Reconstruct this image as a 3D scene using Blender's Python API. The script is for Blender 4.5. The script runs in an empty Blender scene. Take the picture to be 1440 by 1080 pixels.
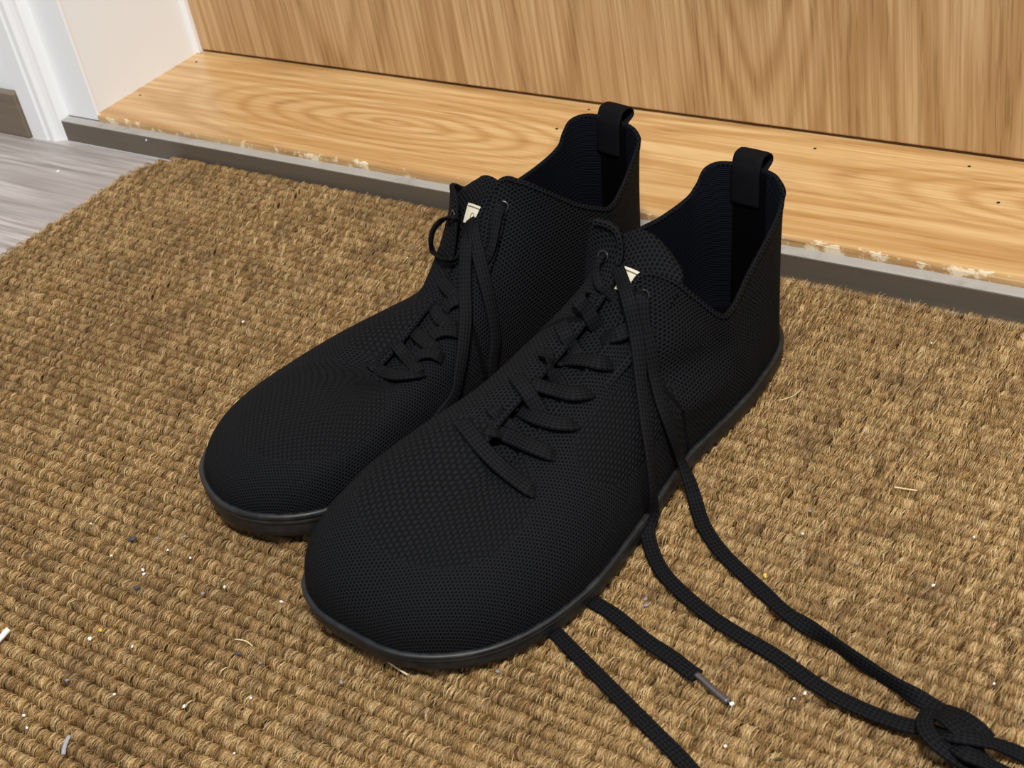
import bpy, bmesh, math, random
import numpy as np
from mathutils import Matrix, Vector

# ------------------------------------------------------------------ camera, world, light, exposure
scene = bpy.context.scene
COL = scene.collection
random.seed(7)
rng = np.random.default_rng(11)

cam_data = bpy.data.cameras.new('camera')
cam = bpy.data.objects.new('camera', cam_data)
COL.objects.link(cam)
scene.camera = cam
cam_data.sensor_width = 36.0
cam_data.lens = 2095.0 / 1440.0 * 36.0
cam_data.clip_start = 0.01
pitch, roll, yaw = math.radians(55.0505), math.radians(-11.4985), math.radians(40.6969)
cam.matrix_world = (Matrix.Translation((0, 0, 0.47661)) @ Matrix.Rotation(yaw, 4, 'Z')
                    @ Matrix.Rotation(pitch, 4, 'X') @ Matrix.Rotation(roll, 4, 'Z'))
cam_data.dof.use_dof = True
cam_data.dof.focus_distance = 0.82
cam_data.dof.aperture_fstop = 26.0

vs = scene.view_settings
vs.view_transform = 'Standard'
vs.look = 'None'
vs.gamma = 1.0
vs.use_curve_mapping = False
vs.exposure = 0.0

world = bpy.data.worlds.new('world')
scene.world = world
world.use_nodes = True
world.node_tree.nodes['Background'].inputs[0].default_value = (0.96, 0.98, 1.0, 1)
world.node_tree.nodes['Background'].inputs[1].default_value = 0.5

def area_light(name, loc, target, size, power, color):
    d = bpy.data.lights.new(name, 'AREA')
    d.shape = 'DISK'
    d.size = size
    d.energy = power
    d.color = color
    o = bpy.data.objects.new(name, d)
    COL.objects.link(o)
    o.location = loc
    o.rotation_euler = (Vector(target) - Vector(loc)).to_track_quat('-Z', 'Y').to_euler()
    return o

area_light('ceiling_lamp', (0.35, -0.30, 2.25), (-0.40, 0.45, 0.0), 0.35, 70.0, (1.0, 0.985, 0.955))

FLOOR_Z = -0.008          # floor level; the crest of the mat's ribs is z = 0
STRIP_Z = 0.0102
SILL_Z = 0.0165

# ------------------------------------------------------------------ helpers
def new_mesh(name, verts, faces, smooth=False):
    me = bpy.data.meshes.new(name)
    me.from_pydata([tuple(v) for v in verts], [], [tuple(f) for f in faces])
    if smooth:
        me.polygons.foreach_set('use_smooth', [True] * len(me.polygons))
    me.update()
    return me

def link(name, me, mat=None, parent=None):
    o = bpy.data.objects.new(name, me)
    COL.objects.link(o)
    if mat is not None:
        me.materials.append(mat)
    if parent is not None:
        o.parent = parent
    return o

def empty(name, loc=(0, 0, 0), rz=0.0):
    o = bpy.data.objects.new(name, None)
    COL.objects.link(o)
    o.location = loc
    o.rotation_euler = (0, 0, rz)
    o.empty_display_size = 0.05
    return o

def tag(o, label, cat, group=None):
    o['label'] = label
    o['category'] = cat
    if group:
        o['group'] = group
    return o

def structure(o, label=None, cat=None):
    o['kind'] = 'structure'
    if label:
        o['label'] = label
    if cat:
        o['category'] = cat
    return o

def box_mesh(name, x0, x1, y0, y1, z0, z1, bevel=0.0, seg=2):
    bm = bmesh.new()
    bmesh.ops.create_cube(bm, size=1.0)
    for v in bm.verts:
        v.co = Vector(((x0 + x1) / 2 + v.co.x * (x1 - x0), (y0 + y1) / 2 + v.co.y * (y1 - y0),
                       (z0 + z1) / 2 + v.co.z * (z1 - z0)))
    if bevel > 0:
        bmesh.ops.bevel(bm, geom=bm.edges[:], offset=bevel, segments=seg, affect='EDGES', profile=0.5)
    me = bpy.data.meshes.new(name)
    bm.to_mesh(me)
    bm.free()
    return me

# ---- node helpers
class NT:
    def __init__(self, name, rough=0.5, spec=0.5):
        self.m = bpy.data.materials.new(name)
        self.m.use_nodes = True
        self.t = self.m.node_tree
        self.b = self.t.nodes['Principled BSDF']
        self.b.inputs['Roughness'].default_value = rough
        self.b.inputs['Specular IOR Level'].default_value = spec

    def n(self, typ, **kw):
        nd = self.t.nodes.new(typ)
        for k, v in kw.items():
            if hasattr(nd, k):
                setattr(nd, k, v)
        return nd

    def l(self, a, b):
        self.t.links.new(a, b)

    def val(self, sock, v):
        if hasattr(v, 'is_linked') or isinstance(v, bpy.types.NodeSocket):
            self.l(v, sock)
        else:
            sock.default_value = v

    def math(self, op, a, b=None, c=None, clamp=False):
        nd = self.n('ShaderNodeMath', operation=op)
        nd.use_clamp = clamp
        self.val(nd.inputs[0], a)
        if b is not None:
            self.val(nd.inputs[1], b)
        if c is not None:
            self.val(nd.inputs[2], c)
        return nd.outputs[0]

    def coord(self, kind='Object'):
        return self.n('ShaderNodeTexCoord').outputs[kind]

    def mapping(self, vec, scale=(1, 1, 1), loc=(0, 0, 0), rot=(0, 0, 0)):
        nd = self.n('ShaderNodeMapping')
        self.l(vec, nd.inputs['Vector'])
        nd.inputs['Scale'].default_value = scale
        nd.inputs['Location'].default_value = loc
        nd.inputs['Rotation'].default_value = rot
        return nd.outputs[0]

    def noise(self, vec, scale, detail=3.0, rough=0.5, dist=0.0):
        nd = self.n('ShaderNodeTexNoise')
        self.l(vec, nd.inputs['Vector'])
        nd.inputs['Scale'].default_value = scale
        nd.inputs['Detail'].default_value = detail
        nd.inputs['Roughness'].default_value = rough
        nd.inputs['Distortion'].default_value = dist
        return nd.outputs['Fac']

    def ramp(self, fac, stops):
        nd = self.n('ShaderNodeValToRGB')
        self.val(nd.inputs[0], fac)
        els = nd.color_ramp.elements
        while len(els) < len(stops):
            els.new(0.5)
        for e, (p, c) in zip(els, stops):
            e.position = p
            e.color = (c[0], c[1], c[2], 1) if len(c) == 3 else c
        return nd.outputs[0]

    def mix(self, fac, a, b, blend='MIX'):
        nd = self.n('ShaderNodeMix', data_type='RGBA', blend_type=blend)
        self.val(nd.inputs[0], fac)
        for s, v in ((nd.inputs[6], a), (nd.inputs[7], b)):
            if isinstance(v, tuple):
                s.default_value = (v[0], v[1], v[2], 1)
            else:
                self.l(v, s)
        return nd.outputs[2]

    def bump(self, height, strength=0.3, dist=0.001, normal=None):
        nd = self.n('ShaderNodeBump')
        nd.inputs['Strength'].default_value = strength
        nd.inputs['Distance'].default_value = dist
        self.l(height, nd.inputs['Height'])
        if normal is not None:
            self.l(normal, nd.inputs['Normal'])
        return nd.outputs[0]

    def color(self, c):
        self.val(self.b.inputs['Base Color'], c if not isinstance(c, tuple) else (c[0], c[1], c[2], 1))

def srgb(r, g, b):
    f = lambda c: (c / 255) / 12.92 if c / 255 <= 0.04045 else ((c / 255 + 0.055) / 1.055) ** 2.4
    return (f(r), f(g), f(b))

M = {}
def flat(name, rgb, rough=0.5, spec=0.5):
    nt = NT(name, rough, spec)
    nt.color(rgb)
    M[name] = nt.m
    return nt.m

NAILS = [(-0.3862, 0.7889), (-0.2866, 0.7935), (-0.2558, 0.7570), (-0.9519, 0.7882), (-0.9537, 0.7227), (-0.5648, 0.7988), (-0.5715, 0.7665)]
# ------------------------------------------------------------------ materials
def oak(name, grain_axis, base, dark, light, rough, spec, pore=0.55, seed=(0, 0, 0), cath=1.0, flames=()):
    """oak veneer; grain_axis 'X' or 'Z' is the direction the fibres run in"""
    nt = NT(name, rough, spec)
    co = nt.coord('Object')
    al, ac = 0.9, 9.0
    if grain_axis == 'X':
        sc1, scf, scp = (al, ac, ac), (4.0, 210.0, 210.0), (22.0, 420.0, 420.0)
    else:
        sc1, scf, scp = (ac, ac, al), (300.0, 300.0, 5.0), (520.0, 520.0, 22.0)
    big = nt.noise(nt.mapping(co, sc1, seed), 1.0 * cath, 2.0, 0.45, 0.4)
    rings = nt.math('SINE', nt.math('MULTIPLY', big, 95.0))
    rings = nt.math('POWER', nt.math('MULTIPLY_ADD', rings, 0.5, 0.5), 2.2)
    # cathedral figure: long nested arches of growth rings
    sx = nt.n('ShaderNodeSeparateXYZ')
    nt.l(co, sx.inputs[0])
    wob = nt.noise(nt.mapping(co, tuple(q * 2.2 for q in sc1), seed), 1.0, 3.0, 0.55)
    for (ca, cb, la, lb) in flames:
        a_ = nt.math('SUBTRACT', sx.outputs[0 if grain_axis == 'X' else 2], ca)
        b_ = nt.math('SUBTRACT', sx.outputs[1 if grain_axis == 'X' else 0], cb)
        a_ = nt.math('DIVIDE', a_, la)
        b_ = nt.math('DIVIDE', b_, lb)
        r_ = nt.math('SQRT', nt.math('ADD', nt.math('MULTIPLY', a_, a_), nt.math('MULTIPLY', b_, b_)))
        f_ = nt.math('SINE', nt.math('ADD', nt.math('MULTIPLY', r_, 46.0), nt.math('MULTIPLY', wob, 16.0)))
        f_ = nt.math('POWER', nt.math('MULTIPLY_ADD', f_, 0.5, 0.5), 2.0)
        k_ = nt.ramp(r_, [(0.55, (1, 1, 1)), (1.0, (0, 0, 0))])
        mx = nt.n('ShaderNodeMix', data_type='FLOAT')
        nt.l(k_, mx.inputs[0])
        nt.l(rings, mx.inputs[2])
        nt.l(f_, mx.inputs[3])
        rings = mx.outputs[0]
    fine = nt.noise(nt.mapping(co, scf, seed), 1.0, 4.0, 0.6)
    pores = nt.noise(nt.mapping(co, scp, seed), 1.0, 2.0, 0.5)
    pores = nt.math('SUBTRACT', 1.0, nt.ramp(pores, [(0.34, (0, 0, 0)), (0.46, (1, 1, 1))]))
    broad = nt.noise(nt.mapping(co, tuple(s * 0.5 for s in sc1), (3.1, 1.7, 5.2)), 1.0, 2.0)
    c = nt.mix(nt.ramp(fine, [(0.38, (0, 0, 0)), (0.6, (1, 1, 1))]), nt.mix(0.45, base, dark), light)
    c = nt.mix(nt.math('MULTIPLY', rings, 0.6), c, dark)
    c = nt.mix(nt.math('MULTIPLY', pores, nt.math('MULTIPLY_ADD', rings, pore, pore * 0.35)), c,
               tuple(d * 0.72 for d in dark))
    c = nt.mix(nt.ramp(broad, [(0.35, (0, 0, 0)), (0.7, (1, 1, 1))]), c,
               nt.mix(0.35, c, dark))
    nt.color(c)
    nt.l(nt.bump(pores, 0.12, 0.0004), nt.b.inputs['Normal'])
    return nt

nt = oak('door_oak', 'Z', srgb(192, 156, 110), srgb(156, 117, 72), srgb(208, 175, 131), 0.45, 0.35, 0.5, (2.0, 0.3, 0.6), 0.8, [(0.28, -0.43, 0.42, 0.075), (0.5, -0.80, 0.7, 0.10)])
M['door_oak'] = nt.m
nt = oak('sill_oak', 'X', srgb(205, 167, 113), srgb(168, 124, 72), srgb(216, 183, 133), 0.25, 0.5, 0.45, (0.3, 4.0, 1.0), 1.0, [(-0.70, 0.742, 0.26, 0.06), (-0.12, 0.76, 0.3, 0.05)])
# worn, splintered varnish along the front edge of the sill
co = nt.coord('Object')
sp = nt.n('ShaderNodeSeparateXYZ')
nt.l(co, sp.inputs[0])
edge = nt.math('SUBTRACT', 1.0, nt.math('MULTIPLY', nt.math('SUBTRACT', sp.outputs[1], 0.6846), 1.0 / 0.0030, clamp=True), clamp=True)
wn = nt.noise(nt.mapping(co, (70, 300, 60)), 1.0, 4.0, 0.7)
wear = nt.math('MULTIPLY', nt.ramp(nt.math('ADD', wn, nt.math('MULTIPLY', edge, 0.12)), [(0.64, (0, 0, 0)), (0.72, (1, 1, 1))]), nt.ramp(edge, [(0.15, (0, 0, 0)), (0.6, (1, 1, 1))]))
prev = nt.b.inputs['Base Color'].links[0].from_socket
nt.color(nt.mix(nt.math('MULTIPLY', wear, 0.8), prev, srgb(238, 222, 190)))
M['sill_oak'] = nt.m
flat('white_paint', srgb(240, 241, 242), 0.35, 0.5)
flat('cream_paint', srgb(236, 240, 243), 0.45, 0.4)
flat('wall_paint', srgb(240, 243, 246), 0.7, 0.3)

nt = NT('strip_metal', 0.45, 0.5)
co = nt.coord()
s1 = nt.noise(nt.mapping(co, (4, 260, 260)), 1.0, 3.0, 0.6)
s2 = nt.noise(nt.mapping(co, (40, 40, 40)), 1.0, 3.0, 0.6)
c = nt.mix(s1, srgb(98, 88, 77), srgb(118, 108, 96))
c = nt.mix(nt.ramp(s2, [(0.55, (0, 0, 0)), (0.75, (0.5, 0.5, 0.5))]), c, srgb(96, 84, 70))
nt.color(c)
nt.b.inputs['Metallic'].default_value = 0.25
nt.l(nt.math('MULTIPLY_ADD', s2, 0.25, 0.3), nt.b.inputs['Roughness'])
M['strip_metal'] = nt.m

nt = NT('skirting', 0.5, 0.4)
co = nt.coord()
s1 = nt.noise(nt.mapping(co, (5, 120, 120)), 1.0, 4.0, 0.6)
nt.color(nt.mix(s1, srgb(100, 88, 74), srgb(132, 118, 102)))
M['skirting'] = nt.m

nt = NT('vinyl', 0.42, 0.4)
co = nt.coord()
s1 = nt.noise(nt.mapping(co, (7, 150, 20)), 1.0, 5.0, 0.65)
s2 = nt.noise(nt.mapping(co, (3, 26, 5)), 1.0, 3.0, 0.5, 0.6)
c = nt.mix(nt.ramp(s1, [(0.36, (0, 0, 0)), (0.6, (1, 1, 1))]), srgb(128, 120, 116), srgb(188, 181, 177))
c = nt.mix(nt.ramp(s2, [(0.4, (0, 0, 0)), (0.62, (0.75, 0.75, 0.75))]), c, srgb(150, 142, 138))
nt.color(c)
nt.l(nt.bump(s1, 0.15, 0.0003), nt.b.inputs['Normal'])
M['vinyl'] = nt.m

# coir: colour varies from fibre to fibre (attribute) and in soiled patches (position on the mat)
nt = NT('coir', 0.62, 0.35)
at = nt.n('ShaderNodeAttribute', attribute_name='fibre')
geo = nt.n('ShaderNodeNewGeometry').outputs['Position']
soil = nt.noise(geo, 38.0, 4.0, 0.6)
blot = nt.noise(geo, 9.0, 2.0, 0.5)
c = nt.ramp(at.outputs['Fac'], [(0.0, srgb(80, 58, 31)), (0.3, srgb(143, 109, 64)),
                                 (0.64, srgb(191, 153, 97)), (1.0, srgb(236, 208, 156))])
c = nt.mix(nt.ramp(soil, [(0.5, (0, 0, 0)), (0.72, (0.6, 0.6, 0.6))]), c, srgb(104, 80, 54))
c = nt.mix(nt.ramp(blot, [(0.45, (0, 0, 0)), (0.7, (0.35, 0.35, 0.35))]), c, srgb(122, 92, 56))
nt.color(c)
M['coir'] = nt.m
nt = NT('coir_core', 0.9, 0.1)
co = nt.n('ShaderNodeNewGeometry').outputs['Position']
nt.color(nt.ramp(nt.noise(co, 700.0, 3.0), [(0.3, srgb(40, 28, 15)), (0.7, srgb(74, 52, 29))]))
M['coir_core'] = nt.m
flat('mat_backing', srgb(70, 54, 36), 0.9, 0.1)

def knit(name, dark, light, cell, zones=True, sheen=0.0):
    """black knitted mesh: staggered stitches, coarser scales over the toes, finer at the sides"""
    nt = NT(name, 0.7, 0.05)
    uv = nt.n('ShaderNodeUVMap', uv_map='UVMap').outputs[0]
    sep = nt.n('ShaderNodeSeparateXYZ')
    nt.l(uv, sep.inputs[0])
    def stitch(su, sv, sharp):
        # staggered (brick-offset) grid of round holes
        u = nt.math('MULTIPLY', sep.outputs[0], su)
        v = nt.math('MULTIPLY', sep.outputs[1], sv)
        row = nt.math('FLOOR', v)
        off = nt.math('MULTIPLY', nt.math('MODULO', row, 2.0), 0.5)
        fu = nt.math('SUBTRACT', nt.math('FRACT', nt.math('ADD', u, off)), 0.5)
        fv = nt.math('SUBTRACT', nt.math('FRACT', v), 0.5)
        d = nt.math('SQRT', nt.math('ADD', nt.math('MULTIPLY', fu, fu), nt.math('MULTIPLY', fv, fv)))
        return nt.ramp(d, [(0.2, (0, 0, 0)), (sharp, (1, 1, 1))])
    h1 = stitch(1.0 / cell, 1.25 / cell, 0.42)
    if zones:
        h2 = stitch(0.62 / cell, 0.95 / cell, 0.5)
        zu = nt.n('ShaderNodeAttribute', attribute_name='zone').outputs['Fac']
        mixn = nt.n('ShaderNodeMix', data_type='FLOAT')
        nt.l(nt.ramp(zu, [(0.45, (0, 0, 0)), (0.55, (1, 1, 1))]), mixn.inputs[0])
        nt.l(h1, mixn.inputs[2])
        nt.l(nt.math('SUBTRACT', 1.0, nt.math('MULTIPLY', h2, 0.8)), mixn.inputs[3])
        h = mixn.outputs[0]
    else:
        h = h1
    fz = nt.noise(nt.coord('Object'), 900.0, 2.0)
    h = nt.math('ADD', h, nt.math('MULTIPLY', fz, 0.25))
    c = nt.mix(h, dark, light)
    nt.color(c)
    nt.l(nt.bump(h, 0.8, 0.0007), nt.b.inputs['Normal'])
    nt.b.inputs['Sheen Weight'].default_value = sheen
    nt.b.inputs['Sheen Roughness'].default_value = 0.5
    nt.b.inputs['Sheen Tint'].default_value = (0.5, 0.55, 0.7, 1)
    return nt.m

M['knit'] = knit('black_knit', (0.0004, 0.0004, 0.0005), (0.0092, 0.0099, 0.0116), 0.0024)
M['knit_open'] = knit('black_open_mesh', (0.0004, 0.0004, 0.0005), (0.0092, 0.0099, 0.0116), 0.0026, zones=False)
nt = NT('lining', 0.8, 0.05)
co = nt.coord()
w = nt.n('ShaderNodeTexWave', wave_type='BANDS', bands_direction='Z')
nt.l(co, w.inputs['Vector'])
w.inputs['Scale'].default_value = 300.0
w.inputs['Distortion'].default_value = 1.0
nt.color(nt.mix(w.outputs['Fac'], (0.002, 0.0022, 0.0038), (0.007, 0.0076, 0.0118)))
nt.l(nt.bump(w.outputs['Fac'], 0.5, 0.0005), nt.b.inputs['Normal'])
M['lining'] = nt.m
flat('black_velour', (0.0012, 0.0012, 0.0014), 0.95, 0.03)
nt = NT('webbing', 0.7, 0.06)
co = nt.coord()
w = nt.noise(co, 1500.0, 2.0)
nt.color(nt.mix(w, (0.002, 0.002, 0.0026), (0.007, 0.007, 0.009)))
nt.l(nt.bump(w, 0.5, 0.0003), nt.b.inputs['Normal'])
M['webbing'] = nt.m

nt = NT('rubber', 0.5, 0.4)
co = nt.coord()
d = nt.noise(co, 160.0, 4.0, 0.65)
e = nt.noise(co, 45.0, 3.0, 0.6)
c = nt.mix(nt.ramp(d, [(0.45, (0, 0, 0)), (0.8, (1, 1, 1))]), (0.006, 0.0068, 0.008), (0.022, 0.024, 0.027))
c = nt.mix(nt.ramp(e, [(0.58, (0, 0, 0)), (0.75, (0.35, 0.35, 0.35))]), c, (0.05, 0.047, 0.04))
nt.color(c)
nt.l(nt.math('MULTIPLY_ADD', d, 0.3, 0.32), nt.b.inputs['Roughness'])
nt.l(nt.bump(d, 0.15, 0.0004), nt.b.inputs['Normal'])
M['rubber'] = nt.m

# flat braided lace: lengthwise ribs and small slanted stitches, in the ribbon's own UV (metres)
nt = NT('lace', 0.7, 0.06)
uv = nt.n('ShaderNodeUVMap', uv_map='UVMap').outputs[0]
sep = nt.n('ShaderNodeSeparateXYZ')
nt.l(uv, sep.inputs[0])
tri = nt.math('PINGPONG', nt.math('MULTIPLY', sep.outputs[1], 1.0 / 0.0009), 1.0)
row = nt.math('FLOOR', nt.math('MULTIPLY', sep.outputs[1], 1.0 / 0.0009))
sl = nt.math('ADD', nt.math('MULTIPLY', sep.outputs[0], 1.0 / 0.0012), nt.math('MULTIPLY', tri, 0.8))
st = nt.math('PINGPONG', sl, 1.0)
h = nt.math('ADD', nt.math('MULTIPLY', st, 0.6), nt.math('MULTIPLY', tri, 0.6))
nt.color(nt.mix(h, (0.0009, 0.001, 0.0012), (0.009, 0.0096, 0.0112)))
nt.l(nt.bump(h, 0.7, 0.0004), nt.b.inputs['Normal'])
nt.b.inputs['Sheen Weight'].default_value = 0.0
M['lace'] = nt.m
nt = flat('gunmetal', (0.05, 0.05, 0.055), 0.28, 0.5)
nt.node_tree.nodes['Principled BSDF'].inputs['Metallic'].default_value = 0.9
nt = flat('aglet_plastic', (0.16, 0.16, 0.17), 0.2, 0.6)
nt.node_tree.nodes['Principled BSDF'].inputs['Metallic'].default_value = 0.8
flat('label_cream', srgb(205, 198, 178), 0.8, 0.2)
flat('label_print', srgb(112, 104, 88), 0.8, 0.2)

nt = NT('strip_top', 0.4, 0.5)
co = nt.coord()
s1 = nt.noise(nt.mapping(co, (6, 300, 300)), 1.0, 3.0, 0.6)
s2 = nt.noise(co, 60.0, 3.0, 0.6)
c = nt.mix(s1, srgb(150, 147, 142), srgb(172, 169, 164))
nt.color(nt.mix(nt.ramp(s2, [(0.55, (0, 0, 0)), (0.78, (0.6, 0.6, 0.6))]), c, srgb(112, 105, 96)))
M['strip_top'] = nt.m
# ------------------------------------------------------------------ the setting
# floor: grey vinyl planks laid along the doorway
floor = structure(link('floor', box_mesh('floor', -1.7, 1.4, -0.9, 0.675, FLOOR_Z - 0.02, FLOOR_Z - 0.002), M['mat_backing']),
                  'grey wood-look vinyl floor along the doorway', 'floor')
plank_w = 0.182
plank_meshes = [box_mesh('plank', 0, 1.2, 0, plank_w - 0.0004, -0.002, 0, 0.0004, 1) for _ in range(1)]
plank_meshes[0].materials.append(M['vinyl'])
for r in range(9):
    y1 = 0.6755 - r * plank_w
    x0 = -1.7 + [0.35, -0.25, 0.1, -0.5][r % 4]
    for k in range(4):
        o = bpy.data.objects.new('plank', plank_meshes[0])
        COL.objects.link(o)
        o.parent = floor
        xs, xe = x0 + k * 1.2004, x0 + k * 1.2004 + 1.2
        o.location = (xs, y1 - plank_w, FLOOR_Z)

# dark metal edging strip in front of the sill
strip = structure(link('trim_1', box_mesh('edging_strip', -1.003, 0.0415, 0.6755, 0.6845, FLOOR_Z, STRIP_Z - 0.0006, 0.0003, 1), M['strip_metal']),
          'brown edging strip with a pale top between the mat and the oak sill', 'edging strip')
link('strip_cap', box_mesh('strip_cap', -1.003, 0.0415, 0.6756, 0.6845, STRIP_Z - 0.0007, STRIP_Z, 0.0003, 2), M['strip_top'], strip)

# oak sill: board with a rounded nose
def sill_mesh():
    prof = []
    y0, y1, z1, r = 0.6846, 0.93, SILL_Z, 0.003
    prof.append((y1, FLOOR_Z))
    prof.append((y1, z1))
    for k in range(7):
        a = math.pi / 2 + k / 6 * math.pi / 2
        prof.append((y0 + r + math.cos(a) * r, z1 - r + math.sin(a) * r))
    prof.append((y0, FLOOR_Z))
    xs = np.linspace(-0.966, 0.0045, 60)
    wob = rng.normal(0, 0.00025, (len(xs), len(prof)))
    V, F = [], []
    n = len(prof)
    for i, x in enumerate(xs):
        for j, (y, z) in enumerate(prof):
            w = wob[i, j] if 2 <= j <= 8 else 0.0
            V.append((x, y + w * 0.5, z + min(w, 0) * 0.8))
    for i in range(len(xs) - 1):
        for j in range(n):
            a, b = i * n + j, i * n + (j + 1) % n
            F.append((a, b, b + n, a + n))
    F.append(tuple(range(n)))
    F.append(tuple(reversed(range((len(xs) - 1) * n, len(xs) * n))))
    me = new_mesh('sill', V, F, False)
    bm = bmesh.new()
    bm.from_mesh(me)
    bmesh.ops.recalc_face_normals(bm, faces=bm.faces[:])
    bm.to_mesh(me)
    bm.free()
    return me

sill = structure(link('trim_2', sill_mesh(), M['sill_oak']), 'varnished oak door sill board with worn front edge', 'door sill')
flat('nail_gap_dark', (0.02, 0.016, 0.012), 0.8, 0.2)  # dark tone for the nail holes and the shade under the door
def disc_mesh(name, r, depth=0.0006, n=10):
    V = [(r * math.cos(2 * math.pi * k / n), r * math.sin(2 * math.pi * k / n), z) for z in (-0.004, depth) for k in range(n)]
    F = [tuple(range(n - 1, -1, -1)), tuple(range(n, 2 * n))] + [(k, (k + 1) % n, n + (k + 1) % n, n + k) for k in range(n)]
    return new_mesh(name, V, F)
nail = disc_mesh('nail_hole', 0.0011, 0.00015)  # dark disc drawn for a nail hole, its depth only in the colour
nail.materials.append(M['nail_gap_dark'])
for x, y in NAILS:
    o = bpy.data.objects.new('nail_hole', nail)
    COL.objects.link(o)
    o.parent = sill
    o.location = (x, y, SILL_Z)

# door leaf, slightly above the sill
DOOR_Y = 0.806
door = structure(empty('door_1', (0, 0, 0)), 'light oak veneer door leaf with vertical grain', 'door')
link('door_leaf', box_mesh('door_leaf', -0.9615, 0.0, DOOR_Y, DOOR_Y + 0.042, SILL_Z + 0.0022, 2.05, 0.0012, 2), M['door_oak'], door)
link('gap_shade', box_mesh('gap_shade', -0.9615, 0.0, DOOR_Y + 0.006, DOOR_Y + 0.034, SILL_Z, SILL_Z + 0.003), M['nail_gap_dark'], door)  # dark strip painting in the shade of the gap under the door

# door lining: white front edge, cream reveal, small stop bead by the door
def slab(name, x0, x1, y0, y1, z0, z1, mat, bevel=0.0008, parent=None):
    return link(name, box_mesh(name, x0, x1, y0, y1, z0, z1, bevel, 2), M[mat], parent)

frame = structure(empty('trim_3', (-0.98, 0.75, FLOOR_Z)), 'cream painted door lining beside the sill', 'door frame')
def child(o, p):
    o.parent = p
    o.location = Vector(o.location) - Vector(p.location)
    return o
child(slab('lining_board', -1.0032, -0.9655, 0.6862, 0.93, STRIP_Z - 0.003, 2.2, 'cream_paint'), frame)
child(slab('lining_edge', -1.0036, -0.9650, 0.6848, 0.6880, STRIP_Z, 2.2, 'white_paint'), frame)
child(slab('stop_bead', -0.9655, -0.9618, DOOR_Y - 0.0035, DOOR_Y + 0.05, SILL_Z, 2.2, 'white_paint', 0.0005), frame)

# architrave with a moulded section
def architrave():
    xl, xr, yf, yb = -1.0425, -1.0032, 0.6700, 0.6920
    w = xr - xl
    prof = [(xl, yb), (xl, yf + 0.0015), (xl + 0.0015, yf), (xl + w * 0.50, yf), (xl + w * 0.54, yf + 0.0012),
            (xl + w * 0.60, yf + 0.0014), (xl + w * 0.66, yf + 0.0004), (xl + w * 0.72, yf + 0.0006),
            (xl + w * 0.80, yf + 0.0030), (xl + w * 0.90, yf + 0.0046), (xr - 0.0008, yf + 0.0052), (xr, yf + 0.006), (xr, yb)]
    n = len(prof)
    V = [(x, y, z) for z in (FLOOR_Z, 2.2) for x, y in prof]
    F = [tuple(range(n)), tuple(range(2 * n - 1, n - 1, -1))] + [(k, n + k, n + (k + 1) % n, (k + 1) % n) for k in range(n)]
    me = new_mesh('architrave', V, F)
    bm = bmesh.new(); bm.from_mesh(me)
    bmesh.ops.recalc_face_normals(bm, faces=bm.faces[:])
    bm.to_mesh(me); bm.free()
    return me
structure(link('trim_4', architrave(), M['white_paint']), 'white moulded architrave standing on the grey floor', 'architrave')
structure(link('wall_left', box_mesh('wall_left', -2.2, -1.04, 0.675, 0.80, FLOOR_Z, 2.6), M['wall_paint']),
          'white painted wall beside the door frame', 'wall')
structure(link('baseboard_left', box_mesh('baseboard_left', -2.2, -1.0427, 0.6675, 0.6752, FLOOR_Z, 0.0325, 0.0012, 2), M['skirting']),
          'dark taupe wood-look baseboard left of the white architrave', 'baseboard')

# the other side of the doorway, mirrored
frame_r = structure(empty('trim_5', (0.02, 0.75, FLOOR_Z)), 'cream painted door lining on the right of the door', 'door frame')
child(slab('lining_board', 0.0039, 0.0416, 0.6862, 0.93, STRIP_Z - 0.003, 2.2, 'cream_paint'), frame_r)
child(slab('stop_bead', 0.0002, 0.0039, DOOR_Y - 0.0035, DOOR_Y + 0.05, SILL_Z, 2.2, 'white_paint', 0.0005), frame_r)
am = architrave()
am.transform(Matrix.Scale(-1, 4, (1, 0, 0)))
am.transform(Matrix.Translation((-0.9616, 0, 0)))
fix = bmesh.new(); fix.from_mesh(am)
bmesh.ops.recalc_face_normals(fix, faces=fix.faces[:])
fix.to_mesh(am); fix.free()
structure(link('trim_6', am, M['white_paint']), 'white moulded architrave on the right of the doorway', 'architrave')
structure(link('wall_right', box_mesh('wall_right', 0.08, 1.4, 0.675, 0.80, FLOOR_Z, 2.6), M['wall_paint']), 'white painted wall right of the doorway', 'wall')
structure(link('baseboard_right', box_mesh('baseboard_right', 0.081, 1.4, 0.6675, 0.6752, FLOOR_Z, 0.0325, 0.0012, 2), M['skirting']), 'dark taupe wood-look baseboard right of the doorway', 'baseboard')
# ------------------------------------------------------------------ the doormat: ribs of looped coir
PITCH = 0.00743
RIB_LEN = 1.06
N_RIBS = 74
def smooth_noise(n, step, amp):
    k = int(math.ceil(n / step)) + 3
    a = rng.normal(0, amp, k)
    x = np.arange(n) / step
    i = x.astype(int)
    f = x - i
    f = f * f * (3 - 2 * f)
    return a[i] * (1 - f) + a[i + 1] * f

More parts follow.
